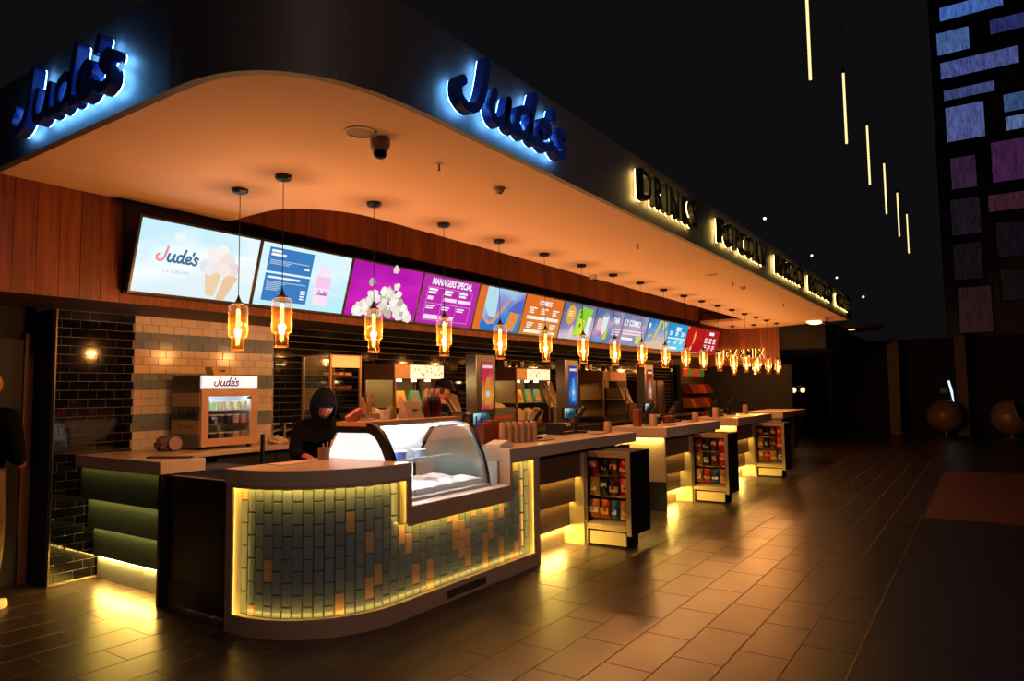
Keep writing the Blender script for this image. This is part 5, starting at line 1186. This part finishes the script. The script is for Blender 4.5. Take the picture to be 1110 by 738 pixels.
obj('cross_bar', MB().tube([(24.9, 5.36, .95), (24.9, 5.2, .99), (24.9, 5.04, .96)], .02, 6), CHROME, t); obj('finial', MB().ball((24.9, 5.17, 1.68), .08, 12, 8), M('finial_dark', '3a2c2c', .2), t, smooth=True)
for k, dy in enumerate((.15, -.13)): obj('shade', MB().ball((24.88, 5.18+dy, 1.50), .085, 12, 8, (1, .9, 1.1)), E_('shade_warm', (1.0, .66, .36), 1.6), t, smooth=True)
t = thing('round_canopy', 'round dark canopy under the hall roof past the shop', 'canopy', (21.7, 3.2, 3.2)); obj('disc', MB().lathe([(.95, 3.2), (.97, 3.24), (.97, 3.30), (.9, 3.32)], (21.7, 3.2, 0), 36), M('canopy_brown', '5a4234', .5), t, smooth=True); obj('downlight', MB().lathe([(.09, 3.199), (.08, 3.185)], (21.5, 3.0, 0), 14), E_('downlight_warm', (1.0,.55,.25), 2.0), t)
t = thing('dome_light', 'glowing dome light at the far end of the orange ceiling', 'ceiling light', (17.95, 3.3, 3.2)); obj('dome', MB().lathe([(.20, 3.199), (.19, 3.16), (.12, 3.12), (.02, 3.105)], (17.95, 3.3, 0), 20), E_('dome_warm', (1.0,.62,.28), 3.5), t, smooth=True); obj('ring', MB().lathe([(.22, 3.2), (.22, 3.188), (.2, 3.188)], (17.95, 3.3, 0), 20), PAL, t)
t = thing('dome_camera', 'dome camera at the far end of the ceiling', 'camera', (17.5, 3.0, 3.2)); obj('housing', MB().lathe([(.09, 3.2), (.085, 3.13), (.07, 3.12)], (17.5, 3.0, 0), 16), PAL, t, smooth=True); obj('dome', MB().lathe([(.066, 3.12), (.05, 3.07), (.002, 3.05)], (17.5, 3.0, 0), 16), M('smoked_dome', '0a0a0c', .08), t, smooth=True)
for k, p in enumerate(((16.41, 4.0, 5.5), (21.72, 4.0, 5.46), (25.9, 4.0, 5.34), (24.2, 3.0, 4.41))):
    t = thing('roof_spotlight', '%s small white spotlight glinting high in the dark above the fascia' % ORD[k], 'spotlight', p, 'glinting roof spotlights')
    obj('lens', MB().lathe([(.035, -.01), (.03, .01)], p, 12, axis=0).xf(lambda v: v), E_('spot_glint', (1.0,.95,.9), 1.8), t); obj('housing', MB().lathe([(.045, .012), (.045, .16), (.02, .17)], p, 12, axis=0), BLACK, t)

# ------------------------------------------------------------------ people
def skin_mb(J, edges, root, subs=2):
    """grow one continuous surface over a skeleton; J: name -> (pos, radius)"""
    names = list(J); idx = {n_: i for i, n_ in enumerate(names)}
    me = D.meshes.new('sk'); me.from_pydata([J[n_][0] for n_ in names], [(idx[a], idx[b]) for a, b in edges], [])
    o = D.objects.new('sk', me); COL.objects.link(o)
    md = o.modifiers.new('skin', 'SKIN'); md.use_smooth_shade = True
    lay = me.skin_vertices[0].data if len(me.skin_vertices) else None
    if lay is None:
        bm = bmesh.new(); bm.from_mesh(me); bm.verts.layers.skin.verify(); bm.to_mesh(me); bm.free(); lay = me.skin_vertices[0].data
    for n_ in names:
        r = J[n_][1]; r = (r, r) if not isinstance(r, tuple) else r
        lay[idx[n_]].radius = r; lay[idx[n_]].use_root = (n_ == root)
    sb = o.modifiers.new('sub', 'SUBSURF'); sb.levels = subs; sb.render_levels = subs
    dg = bpy.context.evaluated_depsgraph_get(); m2 = D.meshes.new_from_object(o.evaluated_get(dg))
    mb = MB().add([tuple(v.co) for v in m2.vertices], [tuple(p.vertices) for p in m2.polygons])
    D.objects.remove(o); D.meshes.remove(me); D.meshes.remove(m2)
    return mb
def head_mb(c, yaw, pitch, h=.23):
    """head with brow, eye sockets, nose, lips, chin and ears; looks along local -Y"""
    vs = []; fs = []; n_, m_ = 28, 22
    def g(x, z, cx, cz, s): return math.exp(-((x-cx)**2+(z-cz)**2)/(s*s))
    for i in range(m_+1):
        a = -math.pi/2 + math.pi*i/m_
        for k in range(n_):
            t = 2*math.pi*k/n_; x, y, z = math.cos(a)*math.cos(t), math.cos(a)*math.sin(t), math.sin(a)
            jaw = 1 - .26*max(0, -z)**1.3
            px, py, pz = x*.078*jaw, y*.098*(1-.10*max(0, -z)), z*.118
            if y < 0:
                f = -y
                py -= .024*g(px, pz, 0, -.018, .017)*f + .008*g(px, pz, 0, .012, .014)*f
                py += .010*(g(px, pz, .032, .014, .017)+g(px, pz, -.032, .014, .017))*f
                py -= .006*(g(px, pz, 0, .04, .045))*f + .007*g(px, pz, 0, -.055, .018)*f - .003*g(px, pz, 0, -.068, .008)*f + -.0 
                py -= .010*g(px, pz, 0, -.096, .022)*f
            else:
                py += .008*max(0, z)
            if abs(x) > .93 and abs(pz) < .03: px *= 1.12
            vs.append((px, py, pz))
    for i in range(m_):
        for k in range(n_): fs.append((i*n_+k, i*n_+(k+1)%n_, (i+1)*n_+(k+1)%n_, (i+1)*n_+k))
    R_ = Matrix.Rotation(yaw, 4, 'Z') @ Matrix.Rotation(pitch, 4, 'X')
    k_ = h/.236
    return MB().add(vs, fs).xf(lambda v: R_ @ (v*k_) + Vector(c)), R_, k_
def hand_joints(J, E, side, wrist, d_, up_, curl=.35):
    """palm and five bent fingers beyond the wrist joint"""
    w_ = Vector(J[wrist][0]); d_ = Vector(d_).normalized(); s_ = d_.cross(Vector(up_)).normalized(); n_ = s_.cross(d_).normalized()
    J[side+'palm'] = (tuple(w_ + d_*.045), (.036, .018)); E.append((wrist, side+'palm'))
    for k, (o_, ln) in enumerate(((-.028,.062),(-.010,.076),(.010,.072),(.028,.056))):
        a = w_ + d_*.088 + s_*o_; b = a + d_*ln*.55 - n_*ln*.25*curl*2; c = b + d_*ln*.4*(1-curl) - n_*ln*.45*curl*2
        for nm, p, r in (('a', a, .0095), ('b', b, .0088), ('c', c, .0078)): J[side+'f%d%s' % (k, nm)] = (tuple(p), r)
        E += [(side+'palm', side+'f%da' % k), (side+'f%da' % k, side+'f%db' % k), (side+'f%db' % k, side+'f%dc' % k)]
    a = w_ + d_*.035 - s_*.036; b = a + d_*.03 - s_*.018 - n_*.012
    J[side+'ta'] = (tuple(a), .011); J[side+'tb'] = (tuple(b), .0085); E += [(side+'palm', side+'ta'), (side+'ta', side+'tb')]
def person(name, label, base, yaw, Jl, head, skin, cloth_top, cloth_leg, shoe, hands, headpitch, headyaw=0.0):
    """Jl: joints in the person's own frame (x right, -y ahead); yaw turns it about Z"""
    t = thing(name, label, 'person', base)
    Rz = Matrix.Rotation(yaw, 4, 'Z'); W = lambda p: tuple(Rz @ Vector(p) + Vector(base))
    J = {k: (W(p), r) for k, (p, r) in Jl.items()}
    E = [('pelvis','waist'),('waist','chest'),('chest','neck'),('neck','skull')]
    for s_ in 'lr':
        E += [('chest', s_+'sho'), (s_+'sho', s_+'elb'), (s_+'elb', s_+'wri'), ('pelvis', s_+'hip'), (s_+'hip', s_+'kne'), (s_+'kne', s_+'ank'), (s_+'ank', s_+'toe')]
    for s_ in 'lr': hand_joints(J, E, s_, s_+'wri', Vector(J[s_+'wri'][0])-Vector(J[s_+'elb'][0]), (0,0,1) if hands == 'reach' else Rz @ Vector((1,0,0)))
    hid = ('pelvis','waist','chest','lsho','rsho','lelb','relb','lhip','rhip','lkne','rkne')
    body = skin_mb({k: (p, (tuple(v*.74 for v in r) if isinstance(r, tuple) else r*.8) if k in hid else r) for k, (p, r) in J.items()}, E, 'pelvis')
    hm, R_, k_ = head_mb(W(head), yaw+headyaw, headpitch)
    body.add(hm.v, hm.f)
    b = obj('body', body, skin, t, smooth=True)
    for sx_ in (-1, 1):
        e = MB().ball((0,0,0), .011, 10, 8).xf(lambda v: R_ @ ((v+Vector((sx_*.031, -.079, .013)))*k_) + Vector(W(head)))
        obj('eye', e, M('eye_dark', '14100e', .2), t, smooth=True)
    ml = MB().tube([R_ @ (Vector(p)*k_) + Vector(W(head)) for p in ((-.022,-.088,-.056),(0,-.096,-.058),(.022,-.088,-.056))], .004, 6); obj('lips', ml, M('lip_red', '6a3028', .5), t, smooth=True)
    def part(nm, names, edges, grow, mt, root):
        q = {n_: (J[n_][0], (J[n_][1]+grow) if not isinstance(J[n_][1], tuple) else tuple(v+grow for v in J[n_][1])) for n_ in names}
        return obj(nm, skin_mb(q, edges, root), mt, t, smooth=True)
    part('jacket', ['pelvis','waist','chest','neck','lsho','lelb','lwri','rsho','relb','rwri'], [e for e in E if all(x in ('pelvis','waist','chest','neck','lsho','lelb','lwri','rsho','relb','rwri') for x in e)], .018, cloth_top, 'pelvis')
    part('trousers', ['waist','pelvis','lhip','lkne','lank','rhip','rkne','rank'], [e for e in E if all(x in ('waist','pelvis','lhip','lkne','lank','rhip','rkne','rank') for x in e)], .016, cloth_leg, 'pelvis')
    for s_ in 'lr':
        a = Vector(J[s_+'ank'][0]); c = Vector(J[s_+'toe'][0]); d_ = (c-a); d_.z = 0; d_.normalize(); n_ = Vector((-d_.y, d_.x, 0)); o_ = Vector((a.x, a.y, base[2]))
        P = [(-.09,.035),(-.04,.043),(.05,.045),(.12,.05),(.17,.043),(.205,.02)]; vs = []; fs = []
        for z, k2 in ((.0, 1.0), (.03, 1.04), (.06, .95), (.09, .75)):
            for (f, wd) in P + [(f, -wd) for f, wd in P[::-1]]:
                hgt = z if f < .06 else z*(1-.45*(f-.06)/.145)
                vs.append(o_ + d_*(f*(1 if f < .06 else 1)) + n_*wd*k2 + Vector((0,0,hgt)))
        m_ = len(P)*2
        for i in range(3):
            for k in range(m_): fs.append((i*m_+k, i*m_+(k+1)%m_, (i+1)*m_+(k+1)%m_, (i+1)*m_+k))
        fs += [tuple(range(m_-1, -1, -1)), tuple(range(3*m_, 4*m_))]
        obj('shoe', MB().add(vs, fs), shoe, t, smooth=True)
    return t, R_, k_, W(head), W
SKIN1 = M('skin_tan', '9a5a44', .5, var=.06); SKIN2 = M('skin_light', 'a8604c', .5, var=.06)
BCLO = M('black_cloth', '07070a', .95, bump=.15, scale=60, spec=.1)
legs = lambda lean=0, w_=.09: {'lhip':((-w_,0,.88),.085),'lkne':((-w_-.01,-.02,.48),.062),'lank':((-w_-.01,.02,.09),.042),'ltoe':((-w_-.02,-.12,.035),.03),'rhip':((w_,0,.88),.085),'rkne':((w_+.01,-.02,.48),.062),'rank':((w_+.01,.02,.09),.042),'rtoe':((w_+.02,-.12,.035),.03)}
Jw = dict(pelvis=((0,.0,.95),(.14,.10)), waist=((0,-.03,1.06),(.12,.09)), chest=((0,-.11,1.20),(.13,.10)), neck=((0,-.20,1.31),.055), skull=((0,-.245,1.40),.05),
          lsho=((-.165,-.13,1.245),.06), lelb=((-.24,-.24,1.03),.045), lwri=((-.20,-.44,1.02),.03), rsho=((.165,-.13,1.245),.06), relb=((.27,-.25,1.06),.045), rwri=((.25,-.46,1.06),.03)); Jw.update(legs())
t, R_, k_, hc, W = person('person', 'person in black headscarf and black top bending over the ice cream case', (4.30, 5.12, .04), -.42, Jw, (0,-.275,1.425), SKIN1, BCLO, BCLO, BLACK, 'reach', .52, -.05)
vs = []; fs = []; n_, m_ = 32, 20                      # headscarf: hood with face opening, then draped over neck and shoulders
def hood(a, tt):
    x, y, z = math.cos(a)*math.cos(tt), math.cos(a)*math.sin(tt), math.sin(a)
    return Vector((x*.122, y*.135+.01, z*.165+.022*max(0,z)+.012)), (x, y, z)
mb = MB(); keep = {}
for i in range(m_+1):
    for k in range(n_):
        p, (x, y, z) = hood(-math.pi/2+math.pi*i/m_, 2*math.pi*k/n_); vs.append(R_ @ (p*k_) + Vector(hc)); keep[(i, k)] = (x, y, z)
for i in range(m_):
    for k in range(n_):
        x, y, z = keep[(i, k)]
        if y < -.35 and abs(x) < .56 and -.80 < z < .26: continue
        fs.append((i*n_+k, i*n_+(k+1)%n_, (i+1)*n_+(k+1)%n_, (i+1)*n_+k))
mb.add(vs, fs)
obj('headscarf', mb, BCLO, t, smooth=True)
dr_ = MB(); rings = []
for (c_, rx, ry) in (((hc[0], hc[1]+.01, hc[2]-.085), .085, .10), ((*W((0,-.20,1.31))[:2], 1.315), .115, .12), ((*W((0,-.15,1.25))[:2], 1.255), .19, .14), ((*W((0,-.13,1.17))[:2], 1.175), .225, .16)): rings.append((c_, rx, ry))
vs = [(c_[0]+rx*math.cos(2*math.pi*k/20), c_[1]+ry*math.sin(2*math.pi*k/20), c_[2]+.012*math.sin(k*2.3)) for c_, rx, ry in rings for k in range(20)]
obj('scarf_drape', dr_.add(vs, [(i*20+k, i*20+(k+1)%20, (i+1)*20+(k+1)%20, (i+1)*20+k) for i in range(3) for k in range(20)]), BCLO, t, smooth=True)
Jm = dict(pelvis=((0,.0,.98),(.15,.105)), waist=((0,-.02,1.12),(.135,.095)), chest=((0,-.06,1.32),(.15,.11)), neck=((0,-.10,1.47),.058), skull=((0,-.12,1.55),.05),
          lsho=((-.19,-.06,1.39),.065), lelb=((-.25,-.12,1.12),.048), lwri=((-.16,-.34,1.06),.032), rsho=((.19,-.06,1.39),.065), relb=((.25,-.12,1.12),.048), rwri=((.16,-.34,1.06),.032)); Jm.update(legs())
t, R_, k_, hc, W = person('person', 'person in black cap and black shirt looking down behind the bottles', (5.78, 4.98, .0), 1.15, Jm, (0,-.14,1.60), SKIN2, BCLO, BCLO, BLACK, 'reach', .38, .05)
vs = []; fs = []
for i in range(9):
    a = .02+(math.pi/2-.02)*i/8
    for k in range(28): tt = 2*math.pi*k/28; vs.append(R_ @ (Vector((.098*math.cos(a)*math.cos(tt), .120*math.cos(a)*math.sin(tt)+.006, .026+.122*math.sin(a)))*k_) + Vector(hc))
for i in range(8):
    for k in range(28): fs.append((i*28+k, i*28+(k+1)%28, (i+1)*28+(k+1)%28, (i+1)*28+k))
cap_ = obj('cap', MB().add(vs, fs), BCLO, t, smooth=True)
br = [(-.085,-.07),(-.08,-.14),(-.045,-.195),(0,-.21),(.045,-.195),(.08,-.14),(.085,-.07)]
vs = [R_ @ (Vector((x, y, z+.036-.0*y))*k_) + Vector(hc) for z in (0, .006) for x, y in br]
obj('cap_peak', MB().add(vs, [tuple(range(6, -1, -1)), tuple(range(7, 14))]+[(i, (i+1) % 7, 7+(i+1) % 7, 7+i) for i in range(7)]), BCLO, cap_)
obj('hair', MB().ball((0,0,0), 1, 18, 10, (.084, .10, .085)).xf(lambda v: R_ @ ((v+Vector((0, .018, .01)))*k_) + Vector(hc)), M('dark_hair', '14100e', .6), t, smooth=True)
Jc = dict(pelvis=((0,.0,.98),(.16,.11)), waist=((0,0,1.14),(.15,.11)), chest=((0,-.02,1.38),(.165,.12)), neck=((0,-.04,1.52),.06), skull=((0,-.06,1.6),.05),
          lsho=((-.20,0,1.44),.07), lelb=((-.26,.02,1.16),.052), lwri=((-.16,-.22,1.10),.034), rsho=((.20,0,1.44),.07), relb=((.24,.02,1.16),.052), rwri=((.14,-.22,1.10),.034)); Jc.update(legs())
t, R_, k_, hc, W = person('person', 'person at left edge in black jacket, khaki trousers and pale shoes', (2.12, 6.30, 0), 2.3, Jc, (0,-.07,1.665), SKIN2, BCLO, M('khaki_cloth', '7a6040', .85, bump=.2, scale=30), M('pale_shoe', 'c8b89a', .6), 'side', .1, 0)
vs = []; fs = []
for i in range(9):
    a = -.25+(math.pi/2+.25)*i/8
    for k in range(28): tt = 2*math.pi*k/28; vs.append(R_ @ (Vector((.092*math.cos(a)*math.cos(tt), .114*math.cos(a)*math.sin(tt)+.008, .03+.108*math.sin(a)))*k_) + Vector(hc))
for i in range(8):
    for k in range(28): fs.append((i*28+k, i*28+(k+1)%28, (i+1)*28+(k+1)%28, (i+1)*28+k))
obj('beanie', MB().add(vs, fs), M('tan_beanie', 'a8743a', .85, bump=.4, scale=70), t, smooth=True)
